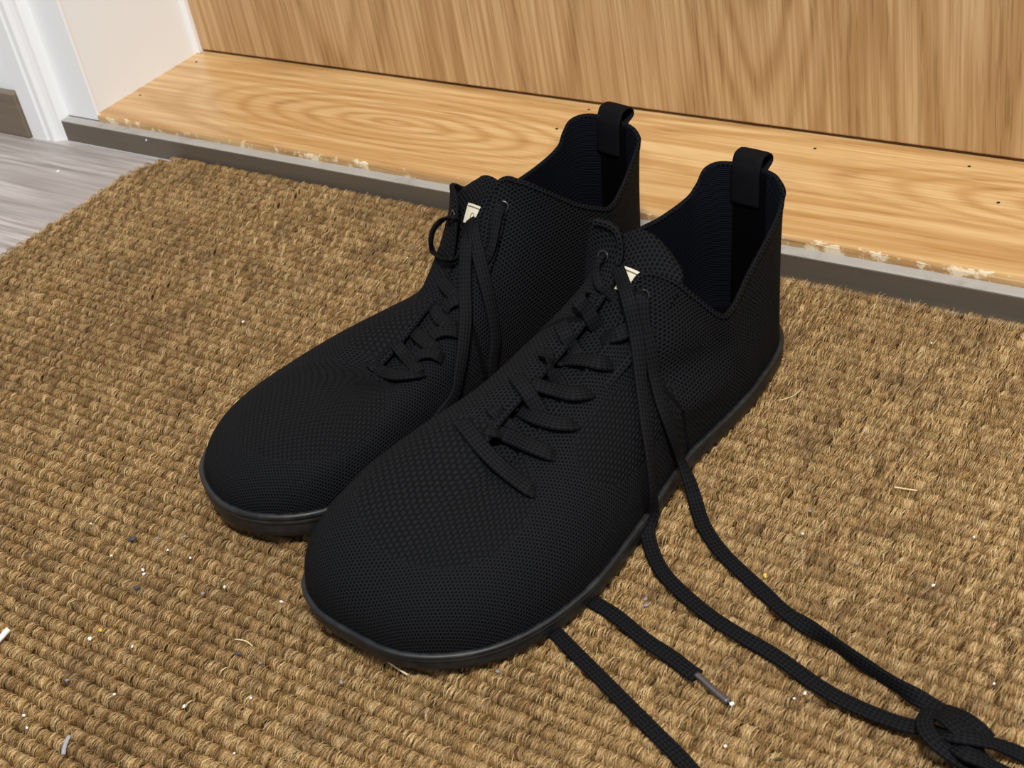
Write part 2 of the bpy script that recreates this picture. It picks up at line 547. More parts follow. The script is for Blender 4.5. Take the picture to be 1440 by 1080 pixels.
def rib_mesh(name, length, per_m, seg=6):
    n = int(length * per_m)
    bundle_len = 0.0030
    nb = int(length / bundle_len) + 4
    b_h = rng.normal(0, 0.00028, nb)
    b_lean = rng.normal(0.0009, 0.0006, nb)
    b_skew = rng.normal(0.0, 0.0007, nb)
    b_y = rng.normal(0, 0.00028, nb)
    b_c = rng.normal(0, 0.10, nb)
    b_w = rng.normal(1.0, 0.07, nb)
    x0 = np.sort(rng.uniform(0, length, n))
    bi = (x0 / bundle_len + rng.normal(0, 0.22, n)).astype(int).clip(0, nb - 1)
    u = x0 / bundle_len - bi - 0.5
    lump = np.clip(1 - (2 * u) ** 2, 0, 1) * 0.00035
    t = np.linspace(0.02, 0.98, seg)
    a = np.pi * t
    depth = rng.uniform(0, 1, n) ** 1.3           # 0 outer, 1 buried
    h = 0.0052 + b_h[bi] + lump - depth * 0.0018 + rng.normal(0, 0.00022, n)
    w = PITCH * 0.475 * b_w[bi] * (1 - 0.16 * depth) * rng.normal(1, 0.06, n)
    lean = b_lean[bi] + rng.normal(0, 0.0004, n)
    skew = b_skew[bi] + rng.normal(0, 0.0009, n)
    yo = b_y[bi] + rng.normal(0, 0.00025, n)
    S, Cc = np.sin(a), np.cos(a)
    X = x0[:, None] + lean[:, None] * S[None] + skew[:, None] * (t - 0.5)[None] * 2 \
        + rng.normal(0, 0.00018, (n, seg))
    Y = yo[:, None] - w[:, None] * (np.sign(Cc) * np.abs(Cc) ** 0.85)[None]
    Z = -0.0062 + h[:, None] * (S ** 0.95)[None] + 0.0006
    stray = rng.uniform(0, 1, n) < 0.055          # loose fibres that stick up out of the rib
    ns = int(stray.sum())
    X[stray] += np.cumsum(rng.normal(0, 0.0008, (ns, seg)), axis=1)
    Y[stray] += np.cumsum(rng.normal(0, 0.0006, (ns, seg)), axis=1)
    Z[stray] += (np.abs(rng.normal(0.0006, 0.0005, ns)))[:, None] * S[None]
    P = np.stack([X, Y, Z], -1)
    T = np.gradient(P, axis=1)
    T /= np.linalg.norm(T, axis=-1, keepdims=True) + 1e-12
    rad = np.stack([np.zeros_like(X), np.broadcast_to(-Cc[None] * 0.8, X.shape), np.broadcast_to(S[None] + 0.15, X.shape)], -1)
    W = np.cross(T, rad)
    W /= np.linalg.norm(W, axis=-1, keepdims=True) + 1e-12
    N = np.cross(W, T)
    roll = rng.normal(0, 0.55, n)[:, None, None]
    W = W * np.cos(roll) + N * np.sin(roll)
    half = (rng.uniform(0.000045, 0.000095, n))[:, None, None]
    A, B = P - W * half, P + W * half
    V = np.stack([A, B], 2).reshape(-1, 3)        # n, seg, 2
    base = (np.arange(n) * seg * 2)[:, None] + (np.arange(seg - 1) * 2)[None]
    F = np.stack([base, base + 1, base + 3, base + 2], -1).reshape(-1, 4)
    col = np.clip(0.5 + b_c[bi] + rng.normal(0, 0.3, n), 0, 1)
    colv = np.repeat(col, seg * 2)
    # core yarn under the loops
    m = int(length / 0.0025)
    xs = np.linspace(0.0006, length - 0.0006, m)
    th = np.linspace(0.0, np.pi, 7)
    hh = 0.0028 + smooth_noise(m, 2.0, 0.0003)
    CV = np.stack([np.repeat(xs, 7), np.tile(-np.cos(th) * PITCH * 0.50, m),
                   -0.0062 + (hh[:, None] * np.sin(th)[None]).reshape(-1)], -1)
    cb = (np.arange(m - 1) * 7)[:, None] + np.arange(6)[None]
    CF = np.stack([cb, cb + 7, cb + 8, cb + 1], -1).reshape(-1, 4) + len(V)
    V = np.concatenate([V, CV])
    nf = len(F)
    F = np.concatenate([F, CF])
    me = bpy.data.meshes.new(name)
    me.vertices.add(len(V))
    me.vertices.foreach_set('co', V.astype(np.float32).ravel())
    me.loops.add(F.size)
    me.loops.foreach_set('vertex_index', F.astype(np.int32).ravel())
    me.polygons.add(len(F))
    me.polygons.foreach_set('loop_start', np.arange(0, F.size, 4, dtype=np.int32))
    mi = np.zeros(len(F), dtype=np.int32)
    mi[nf:] = 1
    me.materials.append(M['coir'])
    me.materials.append(M['coir_core'])
    me.polygons.foreach_set('material_index', mi)
    at = me.attributes.new('fibre', 'FLOAT', 'POINT')
    at.data.foreach_set('value', np.concatenate([colv, np.full(len(CV), 0.3)]).astype(np.float32))
    me.update(calc_edges=True)
    return me

MAT_X, MAT_Y, MAT_YAW = -0.8905, 0.6735, math.radians(-0.35)
mat_root = tag(empty('doormat', (MAT_X, MAT_Y, FLOOR_Z), MAT_YAW), 'ribbed brown coir doormat in front of the oak door sill', 'doormat')
rib_variants = [rib_mesh('rib', RIB_LEN, 11000) for _ in range(8)]
CORNER = 0.034
prev = -1
for j in range(N_RIBS):
    d = (j + 0.5) * PITCH
    dx = CORNER - math.sqrt(max(CORNER ** 2 - (CORNER - d) ** 2, 0)) if d < CORNER else 0.0
    k = random.choice([q for q in range(8) if q != prev])
    prev = k
    o = bpy.data.objects.new('rib', rib_variants[k])
    COL.objects.link(o)
    o.parent = mat_root
    o.location = (dx + random.uniform(-0.001, 0.001), -d, -FLOOR_Z)
def backing_mesh():
    pts = []
    for k in range(9):
        a = math.pi / 2 + k / 8 * math.pi / 2
        pts.append((CORNER + math.cos(a) * CORNER, -CORNER + math.sin(a) * CORNER))
    pts += [(0, -N_RIBS * PITCH), (RIB_LEN, -N_RIBS * PITCH), (RIB_LEN, 0)]
    n = len(pts)
    V = [(x, y, z) for z in (0.0, 0.0022) for x, y in pts]
    F = [tuple(range(n - 1, -1, -1)), tuple(range(n, 2 * n))] + [(k, (k + 1) % n, n + (k + 1) % n, n + k) for k in range(n)]
    me = new_mesh('backing', V, F)
    bm = bmesh.new(); bm.from_mesh(me)
    bmesh.ops.recalc_face_normals(bm, faces=bm.faces[:])
    bm.to_mesh(me); bm.free()
    return me
link('backing', backing_mesh(), M['mat_backing'], mat_root)
# ------------------------------------------------------------------ the shoes
# A shoe is described in centimetres: l to the outer (lateral) side, y from heel to toe, z up.
# Each key: sole outline (l, y), top line (l, y, z), lower handle (out, up), upper handle (dl, dy, dz).
def catmull(K, sub):
    K = np.asarray(K, float)
    n = len(K)
    out = []
    for i in range(n):
        p0, p1, p2, p3 = K[i - 1], K[i], K[(i + 1) % n], K[(i + 2) % n]
        for s in range(sub):
            t = s / sub
            out.append(0.5 * ((2 * p1) + (-p0 + p2) * t + (2 * p0 - 5 * p1 + 4 * p2 - p3) * t * t
                              + (-p0 + 3 * p1 - 3 * p2 + p3) * t ** 3))
    return np.array(out)

def outline_normals(O):
    T = np.roll(O, -1, 0) - np.roll(O, 1, 0)
    T /= np.linalg.norm(T, axis=1, keepdims=True) + 1e-9
    Nn = np.stack([-T[:, 1], T[:, 0]], 1)          # keys run toe -> lateral -> heel -> medial
    c = O.mean(0)
    if ((O - c) * Nn).sum() < 0:
        Nn = -Nn
    return Nn

def toe_spring(O):
    """how far the sole lifts off the mat, more on the inner side of the toe"""
    return 0.55 * np.clip((O[:, 1] - 22.5) / 7.5, 0, 1.2) ** 2 * (1 + 0.5 * np.clip(-O[:, 0] / 6.0, -0.5, 1))

SUB = 8
ROWS = 46
def bezier_upper(keys, creases):
    K = np.array([list(b) + list(t) + list(h1) + list(h2) for b, t, h1, h2 in keys], float)
    G = catmull(K, SUB)
    O = G[:, 0:2]
    Nn = outline_normals(O)
    base = 0.9
    inset = 0.05
    P0 = np.concatenate([O - Nn * inset, (base + toe_spring(O))[:, None]], 1)
    P3 = G[:, 2:5]
    P1 = P0 + np.concatenate([Nn * G[:, 5:6], G[:, 6:7]], 1)
    P2 = P3 + G[:, 7:10]
    t = np.linspace(0, 1, ROWS)[None, :, None]
    P = ((1 - t) ** 3) * P0[:, None] + 3 * ((1 - t) ** 2) * t * P1[:, None] + 3 * (1 - t) * t * t * P2[:, None] + t ** 3 * P3[:, None]
    # relax the cloth between its fixed edges
    for _ in range(10):
        Q = P.copy()
        Q[:, 2:-2] = 0.5 * P[:, 2:-2] + 0.125 * (np.roll(P, 1, 0) + np.roll(P, -1, 0))[:, 2:-2] \
            + 0.125 * (P[:, 1:-3] + P[:, 3:-1])
        P = Q
    # folds of the soft knit: push along the surface normal
    du = np.roll(P, -1, 0) - np.roll(P, 1, 0)
    dv = np.gradient(P, axis=1)
    Ns = np.cross(du, dv)
    Ns /= np.linalg.norm(Ns, axis=-1, keepdims=True) + 1e-9
    ctr = np.array([0.0, 14.0, 2.5])
    if (Ns[:, 5] * (P[:, 5] - ctr)).sum() < 0:
        Ns = -Ns
    disp = np.zeros(P.shape[:2])
    for (a, b, rad, amp) in creases:
        a, b = np.array(a, float), np.array(b, float)
        ab = b - a
        s = np.clip(((P - a) @ ab) / (ab @ ab), 0, 1)
        d = np.linalg.norm(P - (a + s[..., None] * ab), axis=-1)
        fade = np.clip(np.sin(np.pi * np.clip(s, 0.06, 0.94)), 0, 1) ** 0.5
        disp += amp * np.exp(-(d / rad) ** 2) * fade
    P = P + Ns * disp[..., None]
    return P, O, Nn

def grid_faces(nc, nr, closed=True):
    c = np.arange(nc if closed else nc - 1)
    r = np.arange(nr - 1)
    C, R = np.meshgrid(c, r, indexing='ij')
    a = C * nr + R
    b = ((C + 1) % nc) * nr + R
    return np.stack([a, b, b + 1, a + 1], -1).reshape(-1, 4)

def mesh_lyz(name, V, F, s, smooth=True, uv=None, attr=None):
    """V in cm (l, y, z) -> metres, x = s * l"""
    V = np.asarray(V, float)
    X = np.stack([s * V[:, 0], V[:, 1], V[:, 2]], 1) / 100.0
    F = [tuple(int(i) for i in f) for f in F]
    if s < 0:
        F = [f[::-1] for f in F]
    me = new_mesh(name, X, F, smooth)
    if uv is not None:
        lay = me.uv_layers.new(name='UVMap')
        li = np.empty(len(me.loops), dtype=np.int32)
        me.loops.foreach_get('vertex_index', li)
        lay.data.foreach_set('uv', np.asarray(uv, np.float32)[li].ravel())
    if attr is not None:
        for k, v in attr.items():
            a = me.attributes.new(k, 'FLOAT', 'POINT')
            a.data.foreach_set('value', np.asarray(v, np.float32))
    return me

def fix_normals(me):
    bm = bmesh.new(); bm.from_mesh(me)
    bmesh.ops.recalc_face_normals(bm, faces=bm.faces[:])
    bm.to_mesh(me); bm.free()
    return me

def sweep(O, Nn, prof, zfun, closed_prof=True):
    nc, nr = len(O), len(prof)
    V = np.zeros((nc, nr, 3))
    for j, (off, z) in enumerate(prof):
        V[:, j, :2] = O + Nn * off
        V[:, j, 2] = z + zfun(O)
    F = []
    for i in range(nc):
        for j in range(nr if closed_prof else nr - 1):
            a, b = i * nr + j, i * nr + (j + 1) % nr
            i2 = (i + 1) % nc
            F.append((a, b, i2 * nr + (j + 1) % nr, i2 * nr + j))
    return V, F

def ribbon_path(path, normals, width, thick, s=1, nsec=8, taper=None):
    """flat ribbon with rounded edges along path (N,3); normals give the flat side; returns V, F, UV (same units)"""
    path = np.asarray(path, float)
    N_ = len(path)
    T = np.gradient(path, axis=0)
    T /= np.linalg.norm(T, axis=1, keepdims=True) + 1e-12
    Nn = np.asarray(normals, float)
    Nn = Nn - (Nn * T).sum(1, keepdims=True) * T
    Nn /= np.linalg.norm(Nn, axis=1, keepdims=True) + 1e-12
    B = np.cross(T, Nn)
    ang = np.linspace(0, 2 * np.pi, nsec, endpoint=False) + np.pi / nsec
    ca, sa = np.cos(ang), np.sin(ang)
    ex = np.sign(ca) * np.abs(ca) ** 0.55
    ey = np.sign(sa) * np.abs(sa) ** 0.75
    w = np.full(N_, width) if np.isscalar(width) else np.asarray(width)
    th = np.full(N_, thick) if np.isscalar(thick) else np.asarray(thick)
    V = path[:, None] + B[:, None] * (ex[None, :, None] * w[:, None, None] / 2) + Nn[:, None] * (ey[None, :, None] * th[:, None, None] / 2)
    F = []
    for i in range(N_ - 1):
        for j in range(nsec):
            F.append((i * nsec + j, i * nsec + (j + 1) % nsec, (i + 1) * nsec + (j + 1) % nsec, (i + 1) * nsec + j))
    F.append(tuple(range(nsec - 1, -1, -1)))
    F.append(tuple(range((N_ - 1) * nsec, N_ * nsec)))
    arc = np.concatenate([[0], np.cumsum(np.linalg.norm(np.diff(path, axis=0), axis=1))])
    UV = np.stack([np.repeat(arc, nsec), np.tile(ex, N_) * np.repeat(w, nsec) / 2 + np.tile(np.where(sa > 0, 0, 0.35), N_)], 1)
    return V.reshape(-1, 3), F, UV

def spline(pts, n):
    """Catmull-Rom through open control points, n samples spaced evenly"""
    P = np.asarray(pts, float)
    P = np.concatenate([[2 * P[0] - P[1]], P, [2 * P[-1] - P[-2]]])
    out = []
    for i in range(1, len(P) - 2):
        p0, p1, p2, p3 = P[i - 1:i + 3]
        for t in np.linspace(0, 1, 24, endpoint=False):
            out.append(0.5 * ((2 * p1) + (-p0 + p2) * t + (2 * p0 - 5 * p1 + 4 * p2 - p3) * t * t + (-p0 + 3 * p1 - 3 * p2 + p3) * t ** 3))
    out.append(P[-2])
    out = np.array(out)
    arc = np.concatenate([[0], np.cumsum(np.linalg.norm(np.diff(out, axis=0), axis=1))])
    s = np.linspace(0, arc[-1], n)
    return np.stack([np.interp(s, arc, out[:, k]) for k in range(out.shape[1])], 1)

KEYS_A = [
    # sole (l, y)     top line (l, y, z)      lower handle   upper handle
    ((-0.8, 30.45), (0.40, 21.45, 5.50), (0.25, 3.0), (-0.3, 4.6, 0.35)),
    ((1.8, 30.05), (0.70, 21.30, 5.35), (0.25, 2.9), (0.7, 4.2, 0.25)),
    ((4.2, 28.2), (0.95, 21.00, 5.30), (0.25, 2.8), (2.3, 3.2, 0.05)),
    ((5.5, 25.6), (1.05, 20.60, 5.35), (0.3, 2.7), (3.0, 1.7, -0.05)),
    ((5.95, 22.0), (1.05, 19.80, 5.60), (0.3, 2.7), (3.0, 0.3, -0.1)),
    ((5.4, 17.8), (1.10, 17.60, 6.20), (0.3, 2.8), (2.7, 0.0, -0.4)),
    ((4.7, 14.2), (1.10, 14.80, 7.00), (0.3, 2.9), (2.4, 0.0, -1.0)),
    ((4.35, 12.0), (1.05, 12.40, 7.70), (0.3, 3.0), (2.2, -0.2, -1.3)),
    ((4.3, 10.0), (1.30, 10.60, 9.75), (0.25, 3.0), (1.9, -0.4, -2.2)),
    ((4.3, 8.7), (2.30, 9.40, 9.10), (0.2, 2.6), (1.1, -0.3, -2.4)),
    ((4.25, 7.5), (3.00, 8.75, 8.00), (0.2, 2.2), (0.6, -0.3, -2.2)),
    ((4.15, 6.1), (3.65, 7.55, 6.30), (0.15, 1.9), (0.2, -0.2, -1.8)),
    ((3.95, 5.0), (3.65, 6.40, 6.10), (0.15, 1.9), (0.1, -0.2, -1.8)),
    ((3.75, 3.9), (3.30, 4.30, 6.80), (0.15, 2.0), (0.1, -0.1, -2.0)),
    ((3.35, 2.4), (2.90, 1.80, 7.50), (0.2, 2.2), (0.1, 0.2, -2.2)),
    ((2.8, 1.4), (2.60, 0.30, 7.95), (0.25, 2.3), (0.0, 0.5, -2.2)),
    ((2.2, 0.7), (2.35, -0.55, 8.50), (0.3, 2.4), (0.0, 0.6, -2.3)),
    ((1.6, 0.3), (2.05, -0.75, 9.30), (0.3, 2.4), (0.0, 0.6, -2.6)),
    ((1.0, 0.1), (1.40, -0.95, 9.55), (0.3, 2.4), (0.0, 0.6, -2.8)),
    ((0.0, -0.05), (0.00, -1.05, 9.60), (0.3, 2.4), (0.0, 0.6, -2.8)),
    ((-1.0, 0.1), (-1.40, -0.60, 9.75), (0.3, 2.4), (0.0, 0.6, -2.8)),
    ((-1.6, 0.3), (-2.05, 0.00, 9.60), (0.3, 2.4), (0.0, 0.6, -2.6)),
    ((-2.2, 0.7), (-2.40, 0.40, 8.80), (0.3, 2.4), (0.0, 0.5, -2.3)),
    ((-2.8, 1.4), (-2.75, 1.10, 8.15), (0.25, 2.3), (0.0, 0.3, -2.2)),
    ((-3.3, 2.6), (-3.25, 3.00, 7.80), (0.2, 2.2), (0.0, 0.0, -2.2)),
    ((-3.55, 4.2), (-3.45, 4.80, 7.95), (0.15, 2.2), (-0.1, 0.0, -2.2)),
    ((-3.5, 5.6), (-3.60, 6.20, 7.60), (0.1, 2.2), (-0.1, 0.0, -2.2)),
    ((-3.4, 7.0), (-3.55, 7.40, 7.90), (0.1, 2.4), (-0.2, 0.0, -2.4)),
    ((-3.3, 8.5), (-3.20, 8.50, 9.60), (0.1, 2.6), (-0.4, 0.0, -2.8)),
    ((-3.3, 10.0), (-2.50, 9.15, 11.15), (0.1, 3.4), (-0.9, 0.7, -3.0)),
    ((-3.45, 11.4), (-0.85, 9.05, 10.85), (0.2, 4.2), (-1.9, 1.2, -2.0)),
    ((-3.8, 13.2), (-0.45, 9.90, 9.20), (0.35, 5.0), (-2.4, 1.4, -0.5)),
    ((-4.3, 16.0), (-0.50, 12.80, 7.75), (0.3, 4.9), (-2.4, 1.0, 0.5)),
    ((-5.2, 19.4), (-0.35, 16.50, 7.00), (0.2, 4.6), (-2.4, 0.5, 0.6)),
    ((-6.0, 22.8), (-0.35, 19.20, 6.50), (0.25, 4.6), (-3.0, 1.0, 0.8)),
    ((-6.35, 26.0), (-0.25, 20.70, 6.15), (0.25, 4.2), (-3.6, 2.4, 0.8)),
    ((-5.75, 28.9), (-0.05, 21.20, 5.90), (0.25, 3.7), (-3.0, 4.0, 0.6)),
    ((-3.6, 30.3), (0.15, 21.40, 5.70), (0.25, 3.3), (-1.5, 4.6, 0.45)),
]
KEYS_B = [
    ((-0.3, 30.15), (-1.00, 19.90, 3.95), (0.25, 3.0), (0.0, 5.0, 1.2)),
    ((2.0, 29.8), (-0.70, 19.85, 3.92), (0.25, 3.0), (0.8, 4.8, 1.2)),
    ((4.2, 28.7), (-0.45, 19.70, 3.92), (0.25, 3.0), (2.4, 3.8, 1.2)),
    ((5.7, 26.6), (-0.30, 19.40, 3.95), (0.25, 3.0), (3.4, 2.4, 1.2)),
    ((6.1, 23.4), (-0.25, 19.00, 4.00), (0.3, 3.0), (3.4, 0.9, 1.2)),
    ((5.8, 19.4), (-0.20, 17.40, 4.50), (0.3, 3.0), (3.0, 0.3, 1.0)),
    ((5.0, 15.6), (-0.10, 15.60, 5.20), (0.3, 2.8), (2.6, 0.0, 0.3)),
    ((4.5, 12.8), (-0.05, 13.50, 6.20), (0.3, 2.6), (2.3, 0.2, -0.9)),
    ((4.3, 10.8), (0.75, 11.30, 9.50), (0.25, 2.6), (1.7, 0.5, -2.4)),
    ((4.3, 9.2), (2.40, 10.10, 9.75), (0.2, 2.6), (0.6, 0.3, -2.8)),
    ((4.25, 7.8), (3.10, 8.60, 8.60), (0.2, 2.2), (0.4, -0.1, -2.4)),
    ((4.15, 6.4), (3.45, 6.60, 7.20), (0.15, 1.9), (0.2, -0.1, -2.0)),
    ((3.95, 5.0), (3.45, 5.20, 7.00), (0.15, 1.9), (0.1, -0.1, -1.9)),
    ((3.75, 3.9), (3.20, 3.60, 7.20), (0.15, 2.0), (0.1, 0.0, -2.0)),
    ((3.35, 2.4), (2.90, 2.10, 7.60), (0.2, 2.2), (0.1, 0.1, -2.2)),
    ((2.8, 1.4), (2.60, 1.40, 8.10), (0.25, 2.3), (0.0, 0.1, -2.2)),
    ((2.2, 0.7), (2.45, 1.00, 8.80), (0.3, 2.4), (0.0, 0.1, -2.3)),
    ((1.6, 0.3), (2.15, 0.50, 9.45), (0.3, 2.4), (0.0, 0.3, -2.6)),
    ((1.0, 0.1), (1.40, -0.20, 9.62), (0.3, 2.4), (0.0, 0.5, -2.8)),
    ((0.0, -0.05), (0.00, -0.75, 9.40), (0.3, 2.4), (0.0, 0.6, -2.8)),
    ((-1.0, 0.1), (-1.25, -0.85, 9.18), (0.3, 2.4), (0.0, 0.6, -2.8)),
    ((-1.6, 0.3), (-1.90, -0.70, 8.95), (0.3, 2.4), (0.0, 0.6, -2.6)),
    ((-2.2, 0.7), (-2.22, -0.45, 8.50), (0.3, 2.4), (0.0, 0.6, -2.3)),
    ((-2.8, 1.4), (-2.55, 0.40, 8.05), (0.25, 2.3), (0.0, 0.5, -2.2)),
    ((-3.3, 2.6), (-3.20, 2.30, 7.25), (0.2, 2.2), (0.0, 0.1, -2.2)),
    ((-3.55, 4.2), (-3.60, 3.90, 6.85), (0.15, 2.0), (-0.1, 0.0, -2.0)),
    ((-3.5, 5.6), (-3.50, 5.10, 7.40), (0.1, 2.2), (-0.1, 0.1, -2.2)),
    ((-3.4, 7.0), (-3.25, 6.20, 8.15), (0.1, 2.4), (-0.2, 0.1, -2.4)),
    ((-3.3, 8.5), (-2.75, 8.10, 9.85), (0.1, 2.6), (-0.5, 0.0, -2.8)),
    ((-3.3, 10.0), (-1.95, 8.90, 10.55), (0.1, 2.8), (-1.0, 0.2, -2.8)),
    ((-3.45, 11.4), (-0.90, 9.40, 10.50), (0.1, 3.0), (-1.8, 0.4, -2.4)),
    ((-3.7, 13.0), (-0.40, 11.30, 8.55), (0.1, 3.2), (-2.0, 0.4, -1.4)),
    ((-4.1, 15.6), (-0.95, 14.40, 6.10), (0.15, 3.3), (-2.0, 0.3, -0.2)),
    ((-4.6, 18.6), (-1.40, 17.40, 4.75), (0.2, 3.3), (-2.0, 0.2, 0.5)),
    ((-5.05, 22.0), (-1.60, 18.90, 4.15), (0.25, 3.3), (-2.4, 1.0, 1.0)),
    ((-5.05, 25.0), (-1.50, 19.40, 4.02), (0.25, 3.2), (-2.6, 2.6, 1.2)),
    ((-4.2, 27.8), (-1.35, 19.70, 3.98), (0.25, 3.1), (-2.0, 4.2, 1.2)),
    ((-2.5, 29.5), (-1.20, 19.85, 3.95), (0.25, 3.0), (-1.0, 4.8, 1.2)),
]
CREASES_A = [((2.6, 14.4, 5.8), (4.0, 8.2, 4.4), 0.95, -0.5), ((3.8, 15.2, 4.2), (4.4, 8.6, 2.8), 0.7, 0.22)]
CREASES_B = [((0.9, 20.5, 4.3), (-3.2, 20.3, 4.4), 0.55, -0.22), ((2.6, 22.5, 4.9), (-2.0, 23.2, 4.9), 0.8, 0.12)]
TONGUE_A = [  # centre l, y, z, half width, sag, tilt
    (0.35, 20.8, 5.0, 1.4, 0.2, -0.3), (0.35, 18.0, 5.9, 1.8, 0.3, -0.2), (0.3, 15.0, 6.6, 2.0, 0.4, -0.1),
    (0.2, 12.2, 7.3, 2.2, 0.5, -0.1), (0.2, 9.8, 8.9, 2.4, 0.6, -0.3), (0.2, 7.9, 10.3, 2.5, 0.8, -0.5)]
TONGUE_B = [
    (-0.9, 19.2, 3.5, 1.2, 0.15, 0.0), (-0.8, 17.2, 4.1, 1.6, 0.2, 0.0), (-0.6, 14.8, 5.2, 2.0, 0.3, 0.0),
    (-0.1, 12.0, 7.2, 2.1, 0.4, 0.0), (0.3, 10.2, 9.0, 2.1, 0.4, 0.0), (0.3, 9.0, 10.3, 2.0, 0.5, -0.2)]
PULL_A = [(0.28, 0.25), (0.0, 0.58), (-0.65, 0.55), (-0.8, 0.05)]
PULL_B = PULL_A

def build_shoe(root, s, keys, creases, tongue_rows, label_spec, pull, sole_h=1.0):
    P, O, Nn = bezier_upper(keys, creases)
    nc, nr = P.shape[:2]
    V = P.reshape(-1, 3)
    F = grid_faces(nc, nr)
    # UV in metres: along the shoe, and around the girth
    crest = np.interp(V[:, 1], [0, 9, 14, 20, 24, 31], [9.5, 9.5, 7.8, 6.2, 5.6, 5.0])
    drop = np.clip(crest - V[:, 2], 0, 9)
    NN = np.repeat(Nn, nr, axis=0)
    uv = np.stack([V[:, 1] + NN[:, 1] * drop, V[:, 0] + NN[:, 0] * drop], 1) / 100.0
    # round the ankle: girth along the top line, height along each column
    top = P[:, -1]
    per = np.concatenate([[0], np.cumsum(np.linalg.norm(np.diff((O + top[:, :2]) / 2, axis=0), axis=1))])
    arc = np.concatenate([np.zeros((nc, 1)), np.cumsum(np.linalg.norm(np.diff(P, axis=1), axis=2), axis=1)], 1)
    ank = np.zeros(nc, bool)
    ank[7 * SUB:32 * SUB] = True
    am = np.repeat(ank, nr)
    uv[am] = np.stack([np.repeat(per, nr), arc.reshape(-1)], 1)[am] / 100.0
    zone = np.exp(-(((V[:, 0] + 0.3) / 4.6) ** 2 + ((V[:, 1] - 24.0) / 4.4) ** 2) ** 2) * (V[:, 2] > 3.0)
    zone = np.maximum(zone, np.exp(-(((V[:, 1] - 15.5) / 4.2) ** 2 + ((V[:, 2] - 4.6) / 1.5) ** 2) ** 2) * (V[:, 0] > 0))
    me = mesh_lyz('upper', V, F, s, True, uv, {'zone': zone})
    fix_normals(me)
    me.materials.append(M['knit'])
    me.materials.append(M['lining'])
    up = link('upper', me, None, root)
    sol = up.modifiers.new('thickness', 'SOLIDIFY')
    sol.thickness = 0.0021
    sol.offset = -1.0
    sol.material_offset = 1
    sol.material_offset_rim = 0
    # knitted edge along collar and throat
    top = P[:, -1]
    path = np.concatenate([top, top[:1]])
    inn = P[:, -1] - P[:, -4]
    inn = np.concatenate([inn, inn[:1]])
    du = np.gradient(path, axis=0)
    nor = np.cross(du, inn)
    out = np.concatenate([np.concatenate([Nn, np.full((nc, 1), 0.6)], 1)] * 2)[:nc + 1]
    nor = nor * np.sign((nor * out).sum(1, keepdims=True))
    nor /= np.linalg.norm(nor, axis=1, keepdims=True) + 1e-9
    path = path - inn / (np.linalg.norm(inn, axis=1, keepdims=True) + 1e-9) * 0.13 - nor * 0.09
    Vb, Fb, UVb = ribbon_path(path, nor, 0.34, 0.255, nsec=8)
    link('collar_edge', fix_normals(mesh_lyz('collar_edge', Vb, Fb, s, True, UVb / 100.0)), M['knit_open'], root)
    # sole: rubber outsole with lugged lower edge, rand with a bead along the top
    zf = toe_spring
    ang = np.cumsum(np.concatenate([[0], np.linalg.norm(np.diff(O, axis=0), axis=1)]))
    out_prof = [(-0.7, 0.0), (-0.06, 0.0), (0.06, 0.12), (0.12, 0.35), (0.12, 0.78), (0.02, 0.84), (-0.7, 0.84)]
    out_prof = [(a, b * sole_h) for a, b in out_prof]
    Vs, Fs = sweep(O, Nn, out_prof, zf)
    lug = 0.07 * (np.mod(ang / 0.62, 1) < 0.5)
    Vs[:, 1, 2] += lug
    Vs[:, 1, :2] -= Nn * lug[:, None] * 0.6
    nrp = len(out_prof)
    Fs += [tuple(i * nrp for i in range(nc)), tuple(i * nrp + nrp - 1 for i in range(nc))[::-1]]
    ou = link('outsole', fix_normals(mesh_lyz('outsole', Vs.reshape(-1, 3), Fs, s, False)), M['rubber'], root)
    rand = [(-0.2, 0.80), (0.14, 0.80), (0.17, 0.88), (0.15, 0.99), (0.11, 1.02), (0.16, 1.06), (0.20, 1.13), (0.20, 1.23), (0.14, 1.31), (0.02, 1.34), (-0.2, 1.28)]
    rand = [(a, b * sole_h) for a, b in rand]
    Vr, Fr = sweep(O, Nn, rand, zf)
    link('rand', fix_normals(mesh_lyz('rand', Vr.reshape(-1, 3), Fr, s, True)), M['rubber'], root)
    # insole
    I = O - Nn * 0.35
    Vi = np.concatenate([np.concatenate([I, (1.15 + zf(O))[:, None]], 1), np.concatenate([I, (0.8 + zf(O))[:, None]], 1)])
    Fi = [tuple(range(nc)), tuple(range(2 * nc - 1, nc - 1, -1))] + [(i, (i + 1) % nc, nc + (i + 1) % nc, nc + i) for i in range(nc)]
    link('insole', fix_normals(mesh_lyz('insole', Vi, Fi, s, False)), M['black_velour'], root)
    # tongue: rows of (centre l, y, z, half width, sag)
    tr = np.array(tongue_rows, float)
    rows = spline(tr, 40)
    w = np.linspace(-1, 1, 25)
    TV = []
    for cl, cy, cz, hw, sag, tilt in rows:
        for q in w:
            TV.append((cl + q * hw, cy, cz - sag * q * q + tilt * q))
    TV = np.array(TV).reshape(40, 25, 3)
    # rounded top corners
    for i in range(34, 40):
        k = (i - 33) / 6.0
        TV[i, :, 0] = rows[i][0] + (TV[i, :, 0] - rows[i][0]) * math.sqrt(max(1 - (k * 0.92) ** 2, 0.05)) ** 0.7
    TVf = TV.reshape(-1, 3)
    tf = grid_faces(40, 25, closed=False)
    tuv = np.stack([np.repeat(np.linspace(0, np.linalg.norm(rows[-1][:3] - rows[0][:3]), 40), 25), TVf[:, 0]], 1) / 100.0
    tme = fix_normals(mesh_lyz('tongue', TVf, tf, s, True, tuv))
    tongue = link('tongue', tme, M['knit_open'], root)
    sm = tongue.modifiers.new('thickness', 'SOLIDIFY')
    sm.thickness = 0.0022
    sm.offset = 0.0
